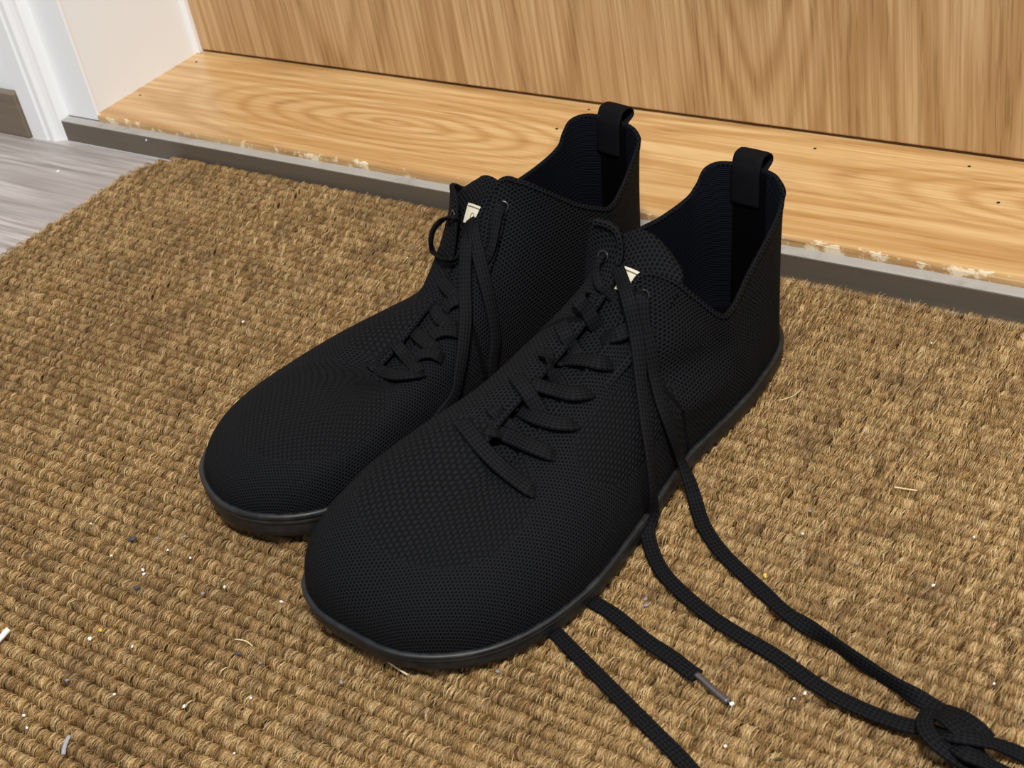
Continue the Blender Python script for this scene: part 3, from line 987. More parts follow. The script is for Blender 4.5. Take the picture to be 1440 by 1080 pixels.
    # cream woven label sewn on the tongue
    r0, r1, c0, c1 = label_spec
    LV, LF = [], []
    nrm = np.cross(TV[20, 13] - TV[20, 12], TV[21, 12] - TV[20, 12])
    rr = np.linspace(r0, r1, 8)
    cc = np.linspace(c0, c1, 8)
    def tsample(r, c):
        i, j = min(int(r), 38), min(int(c), 23)
        fr, fc = r - i, c - j
        return (TV[i, j] * (1 - fr) * (1 - fc) + TV[i + 1, j] * fr * (1 - fc) + TV[i, j + 1] * (1 - fr) * fc + TV[i + 1, j + 1] * fr * fc)
    def tnormal(r, c):
        a = tsample(r + 0.5, c) - tsample(r - 0.5, c)
        b = tsample(r, c + 0.5) - tsample(r, c - 0.5)
        q = np.cross(b, a)
        q /= np.linalg.norm(q) + 1e-9
        return q if q[1] + q[2] > 0 else -q
    for r in rr:
        for c in cc:
            LV.append(tsample(r, c) + tnormal(r, c) * 0.17)
    lab = link('tongue_label', mesh_lyz('tongue_label', LV, grid_faces(8, 8, closed=False), s, False), M['label_cream'], root)
    lab['label'] = 'small cream woven label'
    ls = lab.modifiers.new('thickness', 'SOLIDIFY')
    ls.thickness = 0.0006
    ls.offset = 0
    fix_normals(lab.data)
    def stroke(pts, wd):
        q = np.array([tsample(r0 + (r1 - r0) * a, c0 + (c1 - c0) * b) + tnormal(r0 + (r1 - r0) * a, c0 + (c1 - c0) * b) * 0.215 for a, b in pts])
        nn = np.array([tnormal(r0 + (r1 - r0) * a, c0 + (c1 - c0) * b) for a, b in pts])
        Vv, Ff, _ = ribbon_path(q, nn, wd, 0.03, nsec=6)
        link('label_stitch', fix_normals(mesh_lyz('label_stitch', Vv, Ff, s, False)), M['label_print'], lab)
    stroke([(0.86, b) for b in np.linspace(0.05, 0.95, 8)], 0.07)
    stroke([(0.4 + 0.17 * math.sin(q), 0.5 + 0.11 * math.cos(q)) for q in np.linspace(0.0, 6.283, 18)], 0.04)
    # heel strip inside and pull loop
    def heel_pt(z, depth):
        col = P[19 * SUB]
        zz = col[:, 2]
        y = np.interp(z, zz, col[:, 1])
        l = np.interp(z, zz, col[:, 0])
        return np.array([l, y + depth, z])
    zs_ = np.linspace(1.4, P[19 * SUB][-1, 2] - 0.1, 24)
    path = np.array([heel_pt(z, 0.34) for z in zs_])
    Vh, Fh, UVh = ribbon_path(path, np.tile([0, 1.0, 0.15], (24, 1)), 2.5, 0.16, nsec=10)
    link('heel_strip', fix_normals(mesh_lyz('heel_strip', Vh, Fh, s, True, UVh / 100)), M['black_velour'], root)
    zt = P[19 * SUB][-1, 2]
    yt = P[19 * SUB][-1, 1]
    pts = [(0, heel_pt(zt - 2.0, 0.47)[1], zt - 2.0), (0, heel_pt(zt - 0.3, 0.47)[1], zt - 0.3)]
    pts += [(0, yt + a, zt + b) for a, b in pull]
    pts += [(0, heel_pt(zt - 0.5, -0.12)[1], zt - 0.5), (0, heel_pt(zt - 2.2, -0.12)[1], zt - 2.2)]
    path = spline(pts, 48)
    T = np.gradient(path, axis=0)
    nor = np.stack([np.zeros(48), -T[:, 2], T[:, 1]], 1)
    Vp, Fp, UVp = ribbon_path(path, nor, 1.85, 0.14, nsec=10)
    link('pull_loop', fix_normals(mesh_lyz('pull_loop', Vp, Fp, s, True, UVp / 100)), M['webbing'], root)
    return P, TV
ROOT_A = tag(empty('shoe', (-0.3452, 0.6149, 0.0006), math.radians(173.1)),
             'black knitted lace-up shoe in front, its laces trailing across the mat to the right', 'shoe', 'pair of black knitted shoes on the mat')
ROOT_B = tag(empty('shoe', (-0.450, 0.650, 0.0006), math.radians(168.9)),
             'black knitted lace-up shoe behind, with a round lace loop standing out from its side', 'shoe', 'pair of black knitted shoes on the mat')
PA, TA = build_shoe(ROOT_A, -1, KEYS_A, CREASES_A, TONGUE_A, (30.0, 33.4, 9.6, 18), PULL_A, 0.78)
PB, TB = build_shoe(ROOT_B, 1, KEYS_B, CREASES_B, TONGUE_B, (30.2, 33.6, 8.5, 15), PULL_B, 1.12)
# ------------------------------------------------------------------ laces, in each shoe's own centimetres: l, y, z and the side the flat faces
STRAPS_A = [
    [(-2.17, 20.56, 6.27, 0.03, 0.15, 0.99), (-1.58, 20.92, 6.62, 0.12, 0.17, 0.98), (0.01, 21.41, 6.10, 0.46, 0.24, 0.85), (1.52, 21.66, 5.58, 0.05, -0.00, 1.00), (2.89, 21.82, 5.34, 0.20, 0.09, 0.98), (3.19, 21.55, 4.82, 0.32, 0.09, 0.94)],
    [(-1.48, 19.06, 6.45, 0.11, 0.15, 0.98), (-0.80, 19.48, 6.73, 0.22, 0.17, 0.96), (-0.47, 19.31, 5.89, -0.04, 0.29, 0.96), (0.53, 19.59, 5.62, 0.16, 0.32, 0.93), (1.31, 19.87, 5.37, 0.05, 0.25, 0.97)],
    [(-1.03, 20.30, 6.10, 0.24, 0.19, 0.95), (-0.44, 20.34, 6.35, 0.31, 0.20, 0.93), (-0.05, 19.81, 5.80, 0.04, 0.30, 0.95), (1.53, 19.92, 5.90, 0.07, 0.25, 0.97), (2.43, 19.76, 5.72, 0.19, 0.18, 0.96), (2.64, 19.43, 5.25, 0.27, 0.15, 0.95)],
    [(-1.78, 16.88, 6.75, -0.15, 0.15, 0.98), (-1.21, 17.36, 7.15, 0.01, 0.15, 0.99), (-0.26, 17.77, 6.95, 0.26, 0.17, 0.95), (0.38, 17.88, 6.17, 0.09, 0.26, 0.96), (0.80, 18.06, 5.72, 0.20, 0.28, 0.94)],
    [(-0.72, 18.64, 6.34, 0.22, 0.17, 0.96), (-0.78, 18.18, 6.03, -0.09, 0.25, 0.96), (0.60, 18.41, 6.18, 0.12, 0.28, 0.95), (1.79, 18.34, 6.24, 0.19, 0.23, 0.95), (2.35, 17.86, 6.04, 0.32, 0.17, 0.93), (2.32, 17.39, 5.70, 0.37, 0.15, 0.91)],
    [(-1.57, 14.92, 7.11, -0.06, 0.19, 0.98), (-0.98, 15.42, 7.46, 0.08, 0.18, 0.98), (-0.12, 16.10, 7.34, 0.97, -0.08, -0.24), (0.33, 16.19, 6.55, 0.05, 0.21, 0.98), (0.79, 16.35, 6.15, 0.15, 0.22, 0.96)],
    [(-0.80, 17.09, 6.63, 0.17, 0.17, 0.97), (-0.38, 17.17, 6.94, 0.26, 0.17, 0.95), (0.37, 16.75, 6.63, 0.03, 0.21, 0.98), (1.50, 16.67, 6.72, 0.26, 0.26, 0.93), (1.92, 16.10, 6.54, 0.41, 0.17, 0.90), (1.82, 15.58, 6.17, 0.48, 0.12, 0.87)],
    [(-1.90, 13.08, 7.48, -0.28, 0.24, 0.93), (-1.35, 13.62, 7.86, -0.01, 0.25, 0.97), (-0.65, 14.13, 7.69, 0.20, 0.20, 0.96), (-0.36, 14.09, 6.99, -0.11, 0.19, 0.98), (0.19, 14.34, 6.65, 0.03, 0.19, 0.98)],
    [(-0.59, 15.29, 6.90, 0.25, 0.15, 0.96), (-0.55, 14.84, 6.77, -0.14, 0.20, 0.97), (0.51, 14.71, 7.08, 0.03, 0.19, 0.98), (1.52, 14.57, 7.20, 0.51, 0.16, 0.84), (1.77, 14.13, 6.92, 0.58, 0.15, 0.80), (1.67, 13.74, 6.57, 0.62, 0.15, 0.77)],
    [(-3.88, 4.76, 2.94, 1.00, -0.00, 0.02), (-1.42, 11.83, 8.49, -0.15, 0.35, 0.93), (-0.51, 12.48, 8.14, 0.28, 0.34, 0.90), (-0.13, 12.42, 7.22, -0.01, 0.33, 0.94)],
    [(0.31, 13.14, 6.79, 0.05, 0.23, 0.97), (0.66, 12.93, 7.23, 0.13, 0.26, 0.96), (1.40, 12.77, 7.66, 0.34, 0.46, 0.82), (1.75, 12.09, 7.69, 0.58, 0.54, 0.61), (1.73, 11.56, 7.51, 0.62, 0.55, 0.56)],
]
STRAPS_B = [
    [(0.47, 19.24, 3.89, -0.32, 0.19, 0.93), (-0.15, 19.55, 4.15, -0.26, -0.00, 0.96), (-0.66, 19.46, 3.87, 0.13, 0.29, 0.95), (-2.63, 19.84, 4.63, 0.38, 0.20, 0.90), (-3.43, 19.37, 4.75, -0.06, 0.10, 0.99), (-3.36, 18.75, 4.36, -0.33, 0.04, 0.94)],
    [(0.34, 17.61, 4.28, -0.27, 0.27, 0.92), (-0.30, 17.90, 4.47, -0.33, 0.28, 0.90), (-1.16, 18.07, 4.19, -0.01, 0.29, 0.96), (-3.16, 18.97, 4.76, -0.02, 0.12, 0.99), (-3.48, 19.01, 4.31, -0.45, -0.02, 0.89)],
    [(-2.30, 18.53, 4.31, 0.30, 0.28, 0.91), (-2.62, 18.23, 4.93, 0.14, 0.28, 0.95), (-3.07, 17.85, 5.05, -0.17, 0.18, 0.97), (-3.44, 17.59, 4.80, -0.54, 0.04, 0.84), (-3.47, 17.35, 4.25, -0.73, -0.05, 0.68)],
    [(-0.02, 16.54, 4.52, -0.24, 0.32, 0.92), (-0.35, 16.61, 4.60, 0.07, 0.39, 0.92), (-2.17, 17.41, 5.18, 0.16, 0.34, 0.93), (-2.86, 17.32, 4.97, -0.26, 0.17, 0.95), (-3.09, 17.25, 4.56, -0.49, 0.07, 0.87)],
    [(-2.16, 17.34, 4.66, 0.06, 0.29, 0.95), (-2.29, 16.92, 5.25, -0.02, 0.30, 0.95), (-2.65, 16.38, 5.43, -0.22, 0.26, 0.94), (-3.06, 15.89, 5.19, -0.56, 0.12, 0.82), (-3.04, 15.57, 4.69, -0.75, 0.02, 0.67)],
    [(0.07, 14.73, 5.16, 0.07, 0.28, 0.96), (-0.47, 15.09, 5.33, 0.03, 0.51, 0.86), (-1.98, 15.92, 5.65, -0.02, 0.35, 0.94), (-2.62, 15.75, 5.36, -0.41, 0.20, 0.89), (-2.84, 15.60, 4.89, -0.63, 0.10, 0.77)],
    [(-1.56, 15.47, 5.30, -0.01, 0.39, 0.92), (-1.70, 15.05, 5.97, -0.05, 0.42, 0.91), (-2.05, 14.53, 6.15, -0.29, 0.38, 0.88), (-2.19, 13.95, 5.86, -0.56, 0.24, 0.80)],
    [(0.72, 13.33, 5.97, 0.15, 0.59, 0.79), (-0.12, 13.86, 6.18, 0.06, 0.58, 0.81), (-1.47, 14.43, 6.31, -0.06, 0.50, 0.86), (-1.99, 14.28, 5.74, -0.38, 0.33, 0.86)],
]
KNOT_A = [
    [(21.91, 20.39, 0.69, 0.00, 0.00, 1.00), (22.15, 21.27, 0.94, 0.00, 0.00, 1.00), (22.83, 21.87, 1.04, 0.00, 0.00, 1.00), (23.90, 22.04, 0.84, 0.00, 0.00, 1.00), (24.56, 21.77, 0.34, 0.00, 0.00, 1.00)],
    [(21.99, 20.30, 0.49, 0.00, 0.00, 1.00), (22.75, 20.70, 1.09, 0.00, 0.00, 1.00), (23.63, 21.14, 1.24, 0.00, 0.00, 1.00), (24.32, 21.32, 0.84, 0.00, 0.00, 1.00), (24.71, 21.34, 0.29, 0.00, 0.00, 1.00)],
    [(22.17, 19.88, 0.44, 0.00, 0.00, 1.00), (23.11, 20.13, 0.84, 0.00, 0.00, 1.00), (23.93, 20.39, 0.94, 0.00, 0.00, 1.00), (24.48, 20.48, 0.64, 0.00, 0.00, 1.00)],
    [(22.20, 21.09, 0.29, 0.00, 0.00, 1.00), (23.41, 21.39, 1.19, 0.00, 0.00, 1.00), (24.26, 21.04, 1.14, 0.00, 0.00, 1.00), (24.96, 20.40, 0.54, 0.00, 0.00, 1.00), (25.68, 20.08, 0.19, 0.00, 0.00, 1.00), (26.81, 20.06, 0.09, 0.00, 0.00, 1.00)],
    [(22.99, 21.15, 0.44, 0.00, 0.00, 1.00), (24.15, 21.91, 1.19, 0.00, 0.00, 1.00), (24.86, 21.66, 0.84, 0.00, 0.00, 1.00), (25.68, 21.25, 0.14, 0.00, 0.00, 1.00), (26.99, 21.64, 0.09, 0.00, 0.00, 1.00)],
]
EYE_A = [(-1.42, 9.53, 9.51, -0.07, 0.82, 0.57), (-1.43, 9.97, 9.70, -0.20, 0.80, 0.57), (-1.44, 10.33, 9.53, -0.38, 0.67, 0.64), (-1.30, 10.71, 9.16, -0.18, 0.58, 0.79), (-0.79, 11.12, 8.88, 0.08, 0.45, 0.89), (-0.39, 10.99, 8.42, -0.04, 0.61, 0.79), (0.12, 10.91, 7.97, 0.05, 0.58, 0.81)]
EYE_B = [(-1.35, 9.64, 9.17, -0.62, 0.61, 0.49), (-1.56, 10.09, 9.42, -0.57, 0.64, 0.51), (-1.62, 10.57, 9.02, -0.57, 0.61, 0.55), (-1.82, 11.15, 8.31, -0.21, 0.69, 0.69), (-1.95, 11.71, 7.67, -0.23, 0.64, 0.74), (-1.83, 12.20, 7.18, -0.65, 0.32, 0.69), (-1.49, 12.61, 6.76, -0.52, 0.37, 0.77)]
RING_B = [(0.49, 11.60, 8.95, -0.90, 0.16, 0.40), (0.51, 11.86, 9.12, 0.47, 0.78, 0.42), (1.90, 11.52, 8.37, 0.00, 0.00, 1.00), (2.10, 12.08, 8.02, 0.00, 0.00, 1.00), (2.10, 12.46, 7.44, 0.00, 0.00, 1.00), (2.00, 12.52, 6.72, 0.00, 0.00, 1.00), (-0.04, 13.27, 7.29, 0.26, 0.81, 0.52), (-0.35, 12.77, 7.25, 0.04, 0.62, 0.79), (-0.79, 12.35, 7.75, -0.27, 0.58, 0.77)]
END_A1 = [(-0.71, 9.80, 9.24, 0.31, 0.62, 0.72), (-0.04, 10.32, 9.12, 0.01, 0.60, 0.80), (1.45, 11.70, 9.08, 0.53, 0.71, 0.46), (2.26, 12.39, 7.53, 0.64, 0.42, 0.65), (3.15, 13.52, 5.78, 0.76, -0.11, 0.64), (4.23, 14.79, 4.90, 0.81, -0.06, 0.59), (5.01, 15.72, 3.70, 0.95, -0.16, 0.28), (5.52, 16.45, 2.27, 0.98, -0.20, 0.00), (5.43, 16.63, 0.94, 0.70, 0.20, 0.70), (5.63, 17.36, 0.24, 0.30, 0.10, 0.90), (7.58, 18.91, 0.09, 0.00, 0.00, 1.00), (10.39, 19.95, 0.09, 0.00, 0.00, 1.00), (12.54, 20.37, 0.09, 0.00, 0.00, 1.00), (14.82, 20.63, 0.09, 0.00, 0.00, 1.00), (17.35, 21.18, 0.14, 0.00, 0.00, 1.00), (19.27, 21.38, 0.24, 0.00, 0.00, 1.00), (21.10, 21.34, 0.39, 0.00, 0.00, 1.00), (22.04, 21.13, 0.44, 0.00, 0.00, 1.00), (23.01, 20.91, 0.34, 0.00, 0.00, 1.00)]
END_A2 = [(1.59, 10.70, 8.75, 0.69, 0.55, 0.47), (1.89, 11.19, 8.91, 0.65, 0.59, 0.48), (2.28, 11.79, 7.83, 0.66, 0.50, 0.55), (2.76, 12.11, 6.85, 0.79, 0.38, 0.48), (3.26, 12.59, 5.42, 0.82, 0.01, 0.57), (4.27, 13.47, 4.65, 0.73, -0.14, 0.67), (4.79, 13.66, 3.38, 0.99, -0.11, 0.07), (4.88, 13.41, 1.78, 0.99, -0.16, -0.06), (5.56, 13.78, 0.94, 0.70, 0.10, 0.70), (6.16, 14.21, 0.24, 0.30, 0.10, 0.90), (7.47, 15.39, 0.09, 0.00, 0.00, 1.00), (9.40, 16.54, 0.09, 0.00, 0.00, 1.00), (12.16, 17.61, 0.09, 0.00, 0.00, 1.00), (14.02, 18.31, 0.14, 0.20, 0.00, 1.00), (16.23, 18.76, 0.24, -0.22, 0.98, 0.25), (18.18, 19.24, 0.29, -0.22, 0.98, 0.25), (20.14, 19.63, 0.34, -0.19, 0.98, 0.25), (21.71, 19.90, 0.44, 0.20, 0.10, 1.00), (22.85, 20.02, 0.49, 0.00, 0.00, 1.00)]
FALL_B1 = [(0.40, 10.67, 8.51, 0.03, 0.74, 0.68), (-0.08, 11.35, 8.45, 0.01, 0.72, 0.69), (-1.04, 12.50, 8.13, -0.29, 0.58, 0.76), (-1.58, 13.30, 7.38, -0.28, 0.51, 0.81), (-2.25, 14.16, 6.50, -0.38, 0.37, 0.85), (-2.97, 15.01, 5.65, -0.65, 0.14, 0.75), (-3.88, 16.33, 4.62, -0.85, -0.06, 0.53), (-4.41, 17.38, 3.71, -0.95, -0.15, 0.29), (-4.70, 18.25, 2.98, -0.98, -0.16, 0.14)]
FALL_B2 = [(0.20, 10.72, 8.46, -0.02, 0.73, 0.68), (-0.87, 11.70, 8.55, -0.32, 0.60, 0.73), (-1.60, 12.27, 7.95, -0.48, 0.47, 0.74), (-2.31, 12.79, 7.11, -0.66, 0.28, 0.70), (-2.96, 13.22, 6.12, -0.84, 0.06, 0.54), (-3.55, 13.68, 4.85, -0.93, -0.08, 0.35), (-3.89, 14.10, 3.83, -0.97, -0.14, 0.22), (-4.14, 14.79, 2.85, -0.98, -0.16, 0.11)]
UNDER_B1 = [(-4.97, 20.93, 1.94, -0.60, 0.00, 0.60), (-5.26, 21.90, 0.44, -0.30, 0.00, 0.80), (-7.07, 23.07, -0.08, 0.00, 0.00, 1.00)]
UNDER_B2 = [(-4.36, 15.45, 1.14, -0.60, 0.00, 0.60), (-4.94, 16.86, 0.24, -0.30, 0.00, 0.80), (-7.28, 18.95, -0.08, 0.00, 0.00, 1.00)]
END_B1 = [(-14.93, 25.10, -0.04, 0.00, 0.00, 1.00), (-16.72, 25.20, -0.02, 0.00, 0.00, 1.00), (-18.27, 25.46, 0.06, 0.00, 0.00, 1.00), (-19.81, 25.82, 0.09, 0.00, 0.00, 1.00), (-21.66, 26.24, 0.09, 0.00, 0.00, 1.00), (-24.18, 26.82, 0.09, 0.00, 0.00, 1.00), (-26.08, 27.25, 0.09, 0.00, 0.00, 1.00), (-27.67, 27.61, 0.09, 0.00, 0.00, 1.00), (-29.20, 28.09, 0.09, 0.00, 0.00, 1.00)]
END_B2 = [(-15.80, 22.97, -0.04, 0.00, 0.00, 1.00), (-17.27, 23.00, -0.02, 0.00, 0.00, 1.00), (-18.60, 23.06, 0.06, 0.00, 0.00, 1.00), (-20.09, 23.15, 0.09, 0.00, 0.00, 1.00), (-22.03, 23.48, 0.09, 0.00, 0.00, 1.00), (-23.73, 23.60, 0.09, 0.00, 0.00, 1.00), (-24.89, 23.76, 0.09, 0.00, 0.00, 1.00), (-25.34, 23.78, 0.09, 0.00, 0.00, 1.00)]
AGLET_B = [(-25.22, 23.77, 0.09, 0.00, 0.00, 1.00), (-25.49, 23.77, 0.09, 0.00, 0.00, 1.00), (-26.41, 24.00, 0.14, 0.00, 0.00, 1.00), (-27.30, 24.16, 0.14, 0.00, 0.00, 1.00)]
EYELETS_A = [(-1.51, 9.78, 9.57, -0.07, 0.82, 0.57), (1.69, 10.88, 8.83, 0.69, 0.55, 0.47)]
EYELETS_B = [(-1.46, 9.86, 9.27, -0.57, 0.64, 0.51), (0.80, 11.58, 8.94, 0.46, 0.78, 0.42)]
def lace_mesh(name, pieces, s, width=0.80, thick=0.17):
    """pieces: lists of (l, y, z, normal); one flat braided lace"""
    VV, FF, UU = [], [], []
    base = 0
    for pc in pieces:
        wd = width
        if isinstance(pc, tuple):
            pc, wd = pc
        q = np.array(pc, float)
        L = np.linalg.norm(np.diff(q[:, :3], axis=0), axis=1).sum()
        n = max(14, int(L / 0.16))
        path = spline(q, n)
        V, F, UV = ribbon_path(path[:, :3], path[:, 3:6], wd, thick, nsec=10)
        VV.append(V)
        UU.append(UV)
        FF += [tuple(i + base for i in f) for f in F]
        base += len(V)
    me = mesh_lyz(name, np.concatenate(VV), FF, s, True, np.concatenate(UU) / 100.0)
    return fix_normals(me)

def ring_mesh(name, e, R, r, s, n=24, m=10):
    c = np.array(e[:3])
    nn = np.array(e[3:6])
    nn /= np.linalg.norm(nn)
    a = np.cross(nn, [0, 0, 1.0]); a /= np.linalg.norm(a)
    b = np.cross(nn, a)
    V, F = [], []
    for i in range(n):
        t = 2 * math.pi * i / n
        d = a * math.cos(t) + b * math.sin(t)
        for j in range(m):
            u = 2 * math.pi * j / m
            V.append(c + nn * 0.03 + d * (R + r * math.cos(u)) + nn * r * 0.7 * math.sin(u))
    for i in range(n):
        for j in range(m):
            F.append((i * m + j, ((i + 1) % n) * m + j, ((i + 1) % n) * m + (j + 1) % m, i * m + (j + 1) % m))
    return fix_normals(mesh_lyz(name, V, F, s, True))

def make_laces():
    la = link('lace', lace_mesh('lace', STRAPS_A + [(EYE_A, 0.5)], -1), M['lace'], ROOT_A)
    link('lace_end', lace_mesh('lace_end', [END_A1], -1, 0.74), M['lace'], ROOT_A)
    link('lace_end', lace_mesh('lace_end', [END_A2], -1, 0.74), M['lace'], ROOT_A)
    kn = link('lace_knot', lace_mesh('lace_knot', KNOT_A, -1, 0.72, 0.2), M['lace'], ROOT_A)
    kn['label'] = 'tangled knot of black lace on the mat'
    q = np.array(RING_B)
    q[:, 3:6] = q[:, :3] - q[:, :3].mean(0) + [0, 0.2, 0]
    ring = q.tolist()
    lb = link('lace', lace_mesh('lace', STRAPS_B + [(EYE_B, 0.6), (ring, 0.4)], 1, 0.74), M['lace'], ROOT_B)
    link('lace_end', lace_mesh('lace_end', [FALL_B1 + UNDER_B1 + END_B1], 1, 0.72), M['lace'], ROOT_B)
    e2 = link('lace_end', lace_mesh('lace_end', [FALL_B2 + UNDER_B2 + END_B2], 1, 0.76), M['lace'], ROOT_B)
    ag = np.array(AGLET_B)
    path = spline(ag, 20)
    V, F, UV = ribbon_path(path[:, :3], path[:, 3:6], 0.3, 0.26, nsec=12)
    a = link('aglet', fix_normals(mesh_lyz('aglet', V, F, 1, True)), M['aglet_plastic'], e2)
    a['label'] = 'shiny dark lace tip'
    for R, E_, s in ((ROOT_A, EYELETS_A, -1), (ROOT_B, EYELETS_B, 1)):
        for e in E_:
            o = link('eyelet', ring_mesh('eyelet', e, 0.29, 0.075, s), M['gunmetal'], R)
            o['label'] = 'small dark metal eyelet ring'
make_laces()
# ------------------------------------------------------------------ crumbs and bits on the mat and the floor
WHITE = [(-0.5348, 0.3126), (-0.5317, 0.3106), (-0.4991, 0.2709), (-0.4841, 0.2450), (-0.4477, 0.2544), (-0.5147, 0.2161), (-0.5591, 0.3134), (-0.5175, 0.3300), (-0.5334, 0.3293), (-0.2462, 0.3671), (-0.2058, 0.3749), (-0.1746, 0.4963), (-0.2476, 0.6324), (-0.6456, 0.5092), (-0.5898, 0.3269), (-0.3640, 0.6509), (-0.2455, 0.4680), (-0.5891, 0.6080), (-0.2198, 0.3403), (-0.4223, 0.2721), (-0.4509, 0.3257), (-0.4852, 0.3215), (-0.4069, 0.2446), (-0.1372, 0.4166), (-0.5075, 0.2117), (-0.1794, 0.4599), (-0.2031, 0.3793)]
GREY = [(-0.2493, 0.4839), (-0.2889, 0.3966), (-0.2913, 0.4001), (-0.4330, 0.2903), (-0.5324, 0.3410), (-0.4926, 0.3132), (-0.5456, 0.3340), (-0.3285, 0.3337), (-0.5125, 0.2411), (-0.2150, 0.4595), (-0.3899, 0.2977)]
GREEN = [(-0.7152, 0.5392), (-0.6977, 0.4997), (-0.5516, 0.2784), (-0.1979, 0.3438)]
flat('crumb_white', srgb(236, 234, 228), 0.6, 0.3)
flat('crumb_grey', srgb(132, 132, 138), 0.7, 0.3)
flat('stone_dark', srgb(58, 58, 66), 0.6, 0.4)
flat('crumb_green', srgb(62, 74, 42), 0.8, 0.2)
flat('crumb_yellow', srgb(214, 178, 74), 0.6, 0.3)
flat('straw', srgb(222, 204, 160), 0.6, 0.3)
flat('splinter_grey', srgb(150, 150, 156), 0.7, 0.3)

def lump(name, size, seed, jitter=0.25, sub=1):
    r = random.Random(seed)
    bm = bmesh.new()
    bmesh.ops.create_icosphere(bm, subdivisions=sub, radius=1.0)
    for v in bm.verts:
        k = 1 + r.uniform(-jitter, jitter)
        v.co = Vector((v.co.x * size[0] * k, v.co.y * size[1] * k, v.co.z * size[2] * k))
    me = bpy.data.meshes.new(name)
    bm.to_mesh(me)
    bm.free()
    return me

def place(name, me, mat, x, y, z, rz, label, cat, group=None):
    if not me.materials:
        me.materials.append(M[mat])
    o = bpy.data.objects.new(name, me)
    COL.objects.link(o)
    o.location = (x, y, z)
    o.rotation_euler = (0, 0, rz)
    return tag(o, label, cat, group)

wm = [lump('crumb', (0.0009, 0.0007, 0.0006), 40 + k) for k in range(4)]
gm = [lump('crumb', (0.0012, 0.0008, 0.0006), 50 + k) for k in range(3)]
GREEN_LABELS = ['tiny dark green plant bit on the far left part of the mat',
                'thin green plant bit on the mat left of the rear shoe',
                'tiny green plant bit on the mat near the white paper stick',
                'green plant bit on the mat between the lace ends at the bottom']
vm = [lump('leaf_bit', (0.0022, 0.0006, 0.0005), 60 + k) for k in range(2)]
for k, (x, y) in enumerate(WHITE):
    o = place('crumb', wm[k % 4], 'crumb_white', x, y, 0.0004, k * 1.3, 'tiny white crumb caught in the ribs of the coir mat', 'crumb', 'white crumbs on the mat')
    o.scale = (random.uniform(0.7, 1.15),) * 3
for k, (x, y) in enumerate(GREY):
    place('crumb', gm[k % 3], 'crumb_grey', x, y, 0.0003, k * 0.9, 'tiny grey speck of grit lying on the coir mat', 'grit', 'grey grit on the mat')
for k, (x, y) in enumerate(GREEN):
    place('leaf_bit', vm[k % 2], 'crumb_green', x, y, 0.0004, 0.4 + k * 1.1, GREEN_LABELS[k], 'plant bit', 'green bits on the mat')

def rod(name, p, q, z, r, sides=10, hollow=False, bend=0.0, squash=1.0):
    p, q = Vector((*p, z)), Vector((*q, z))
    n = 9
    V, F = [], []
    d = (q - p).normalized()
    a = d.cross(Vector((0, 0, 1))).normalized()
    for i in range(n):
        t = i / (n - 1)
        c = p.lerp(q, t) + a * bend * math.sin(math.pi * t)
        for j in range(sides):
            u = 2 * math.pi * j / sides
            V.append(c + a * r * math.cos(u) + Vector((0, 0, 1)) * r * squash * math.sin(u))
    mid = (p + q) / 2
    V = [v - mid for v in V]
    for i in range(n - 1):
        for j in range(sides):
            F.append((i * sides + j, (i + 1) * sides + j, (i + 1) * sides + (j + 1) % sides, i * sides + (j + 1) % sides))
    F.append(tuple(range(sides)))
    F.append(tuple(range((n - 1) * sides, n * sides))[::-1])
    me = fix_normals(new_mesh(name, V, F, False))
    return me, mid

def put_rod(name, p, q, z, r, mat, label, cat, **kw):
    me, mid = rod(name, p, q, z, r, **kw)
    return place(name, me, mat, mid.x, mid.y, mid.z, 0, label, cat)

put_rod('paper_stick', (-0.5626, 0.2270), (-0.5666, 0.2505), 0.0016, 0.0014, 'crumb_white', 'short white paper stick lying on the mat at the left edge', 'stick', sides=14)
place('pebble', lump('pebble', (0.0024, 0.0014, 0.0011), 3, 0.12, 2), 'stone_dark', -0.5573, 0.3271, 0.0010, 0.9, 'dark slate pebble on the mat, left of the shoe toes', 'pebble')
place('pebble', lump('pebble', (0.0018, 0.0012, 0.0009), 4, 0.15, 2), 'stone_dark', -0.5274, 0.3014, 0.0007, 0.3, 'smaller dull grey pebble on the mat below the slate one', 'pebble')
place('crumb', lump('crumb', (0.0011, 0.0011, 0.0009), 5, 0.1), 'crumb_white', -0.5227, 0.2651, 0.0009, 0.2, 'white square crumb on the mat beside a yellow one', 'crumb')
place('crumb', lump('crumb', (0.0010, 0.0009, 0.0008), 6, 0.2), 'crumb_yellow', -0.5221, 0.2716, 0.0008, 0.2, 'yellow crumb on the mat beside the white square one', 'crumb')
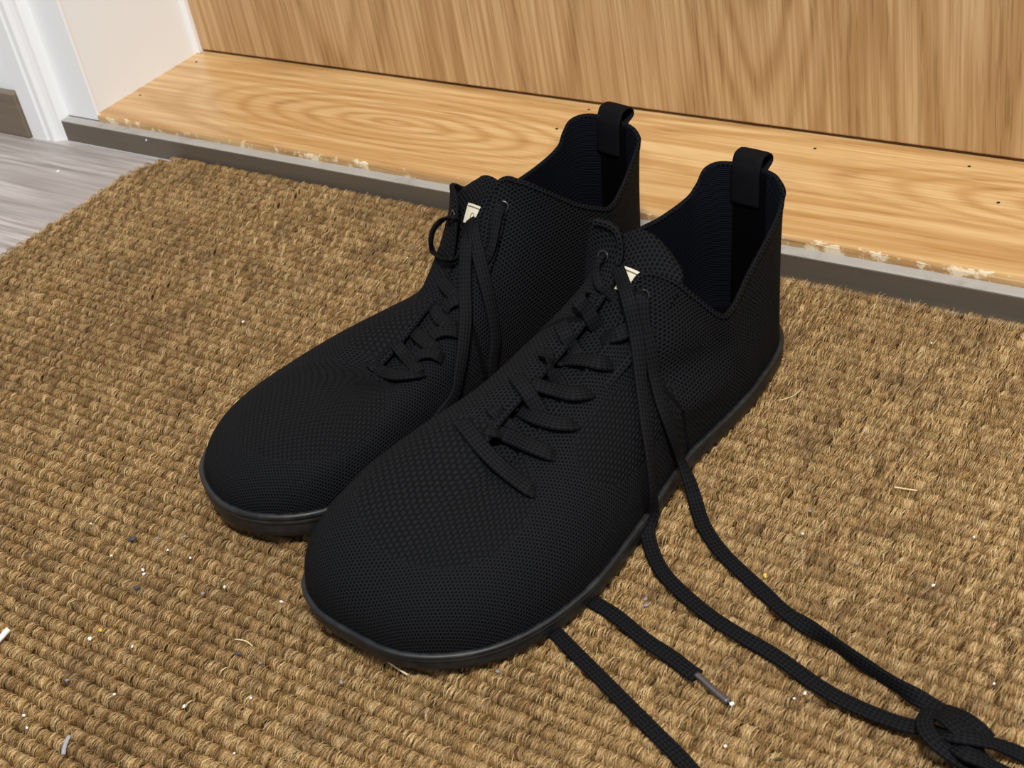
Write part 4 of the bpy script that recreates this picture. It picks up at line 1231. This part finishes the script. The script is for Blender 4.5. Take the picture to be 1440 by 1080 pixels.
place('crumb', lump('crumb', (0.0015, 0.0010, 0.0009), 7, 0.25), 'crumb_white', -0.2275, 0.3612, 0.0007, 0.5, 'white crumb touching the tip of the lace', 'crumb')
place('flake', lump('flake', (0.0017, 0.0009, 0.0005), 8, 0.25), 'crumb_yellow', -0.2488, 0.4353, 0.0008, 2.2, 'pale yellow flake on the mat beside the farther lace', 'flake')
place('flake', lump('flake', (0.0017, 0.0007, 0.0005), 9, 0.2), 'crumb_white', -0.2467, 0.4232, 0.0008, -0.8, 'white flake half under the farther lace on the mat', 'flake')
place('crumb', lump('crumb', (0.0016, 0.0012, 0.0009), 12, 0.25), 'stone_dark', -0.4467, 0.2903, 0.0006, 0.4, 'black lump of dirt on the mat near a pale straw', 'dirt')
put_rod('splinter', (-0.4841, 0.2171), (-0.4782, 0.2084), 0.0010, 0.0010, 'splinter_grey', 'grey feathery splinter on the mat in the lower left corner', 'splinter', sides=6, bend=0.0006, squash=0.5)
put_rod('straw', (-0.4541, 0.2963), (-0.4431, 0.2964), 0.0010, 0.00028, 'straw', 'pale curved straw on the mat left of the front shoe toe', 'straw', sides=6, bend=-0.0012)
put_rod('straw', (-0.2198, 0.5143), (-0.2092, 0.5160), 0.0009, 0.00030, 'straw', 'short pale straight straw on the mat at the right', 'straw', sides=6)
put_rod('straw', (-0.3004, 0.5561), (-0.2937, 0.5701), 0.0009, 0.00018, 'straw', 'thin curved straw on the mat behind the front shoe heel', 'straw', sides=6, bend=0.002)
put_rod('straw', (-0.3900, 0.3210), (-0.3640, 0.3140), 0.0012, 0.00045, 'straw', 'pale straw sticking out from under the front shoe toe', 'straw', sides=6, bend=0.001)
place('crumb', lump('crumb', (0.0016, 0.0014, 0.0009), 14, 0.2), 'crumb_white', -0.9648, 0.6309, FLOOR_Z + 0.0007, 0.3, 'white speck lying on the grey floor left of the mat', 'crumb')
place('crumb', lump('crumb', (0.0010, 0.0006, 0.0010), 15, 0.15), 'crumb_white', -0.9017, 0.6752, 0.0068, 0.0, 'white speck stuck to the front of the edging strip', 'crumb')
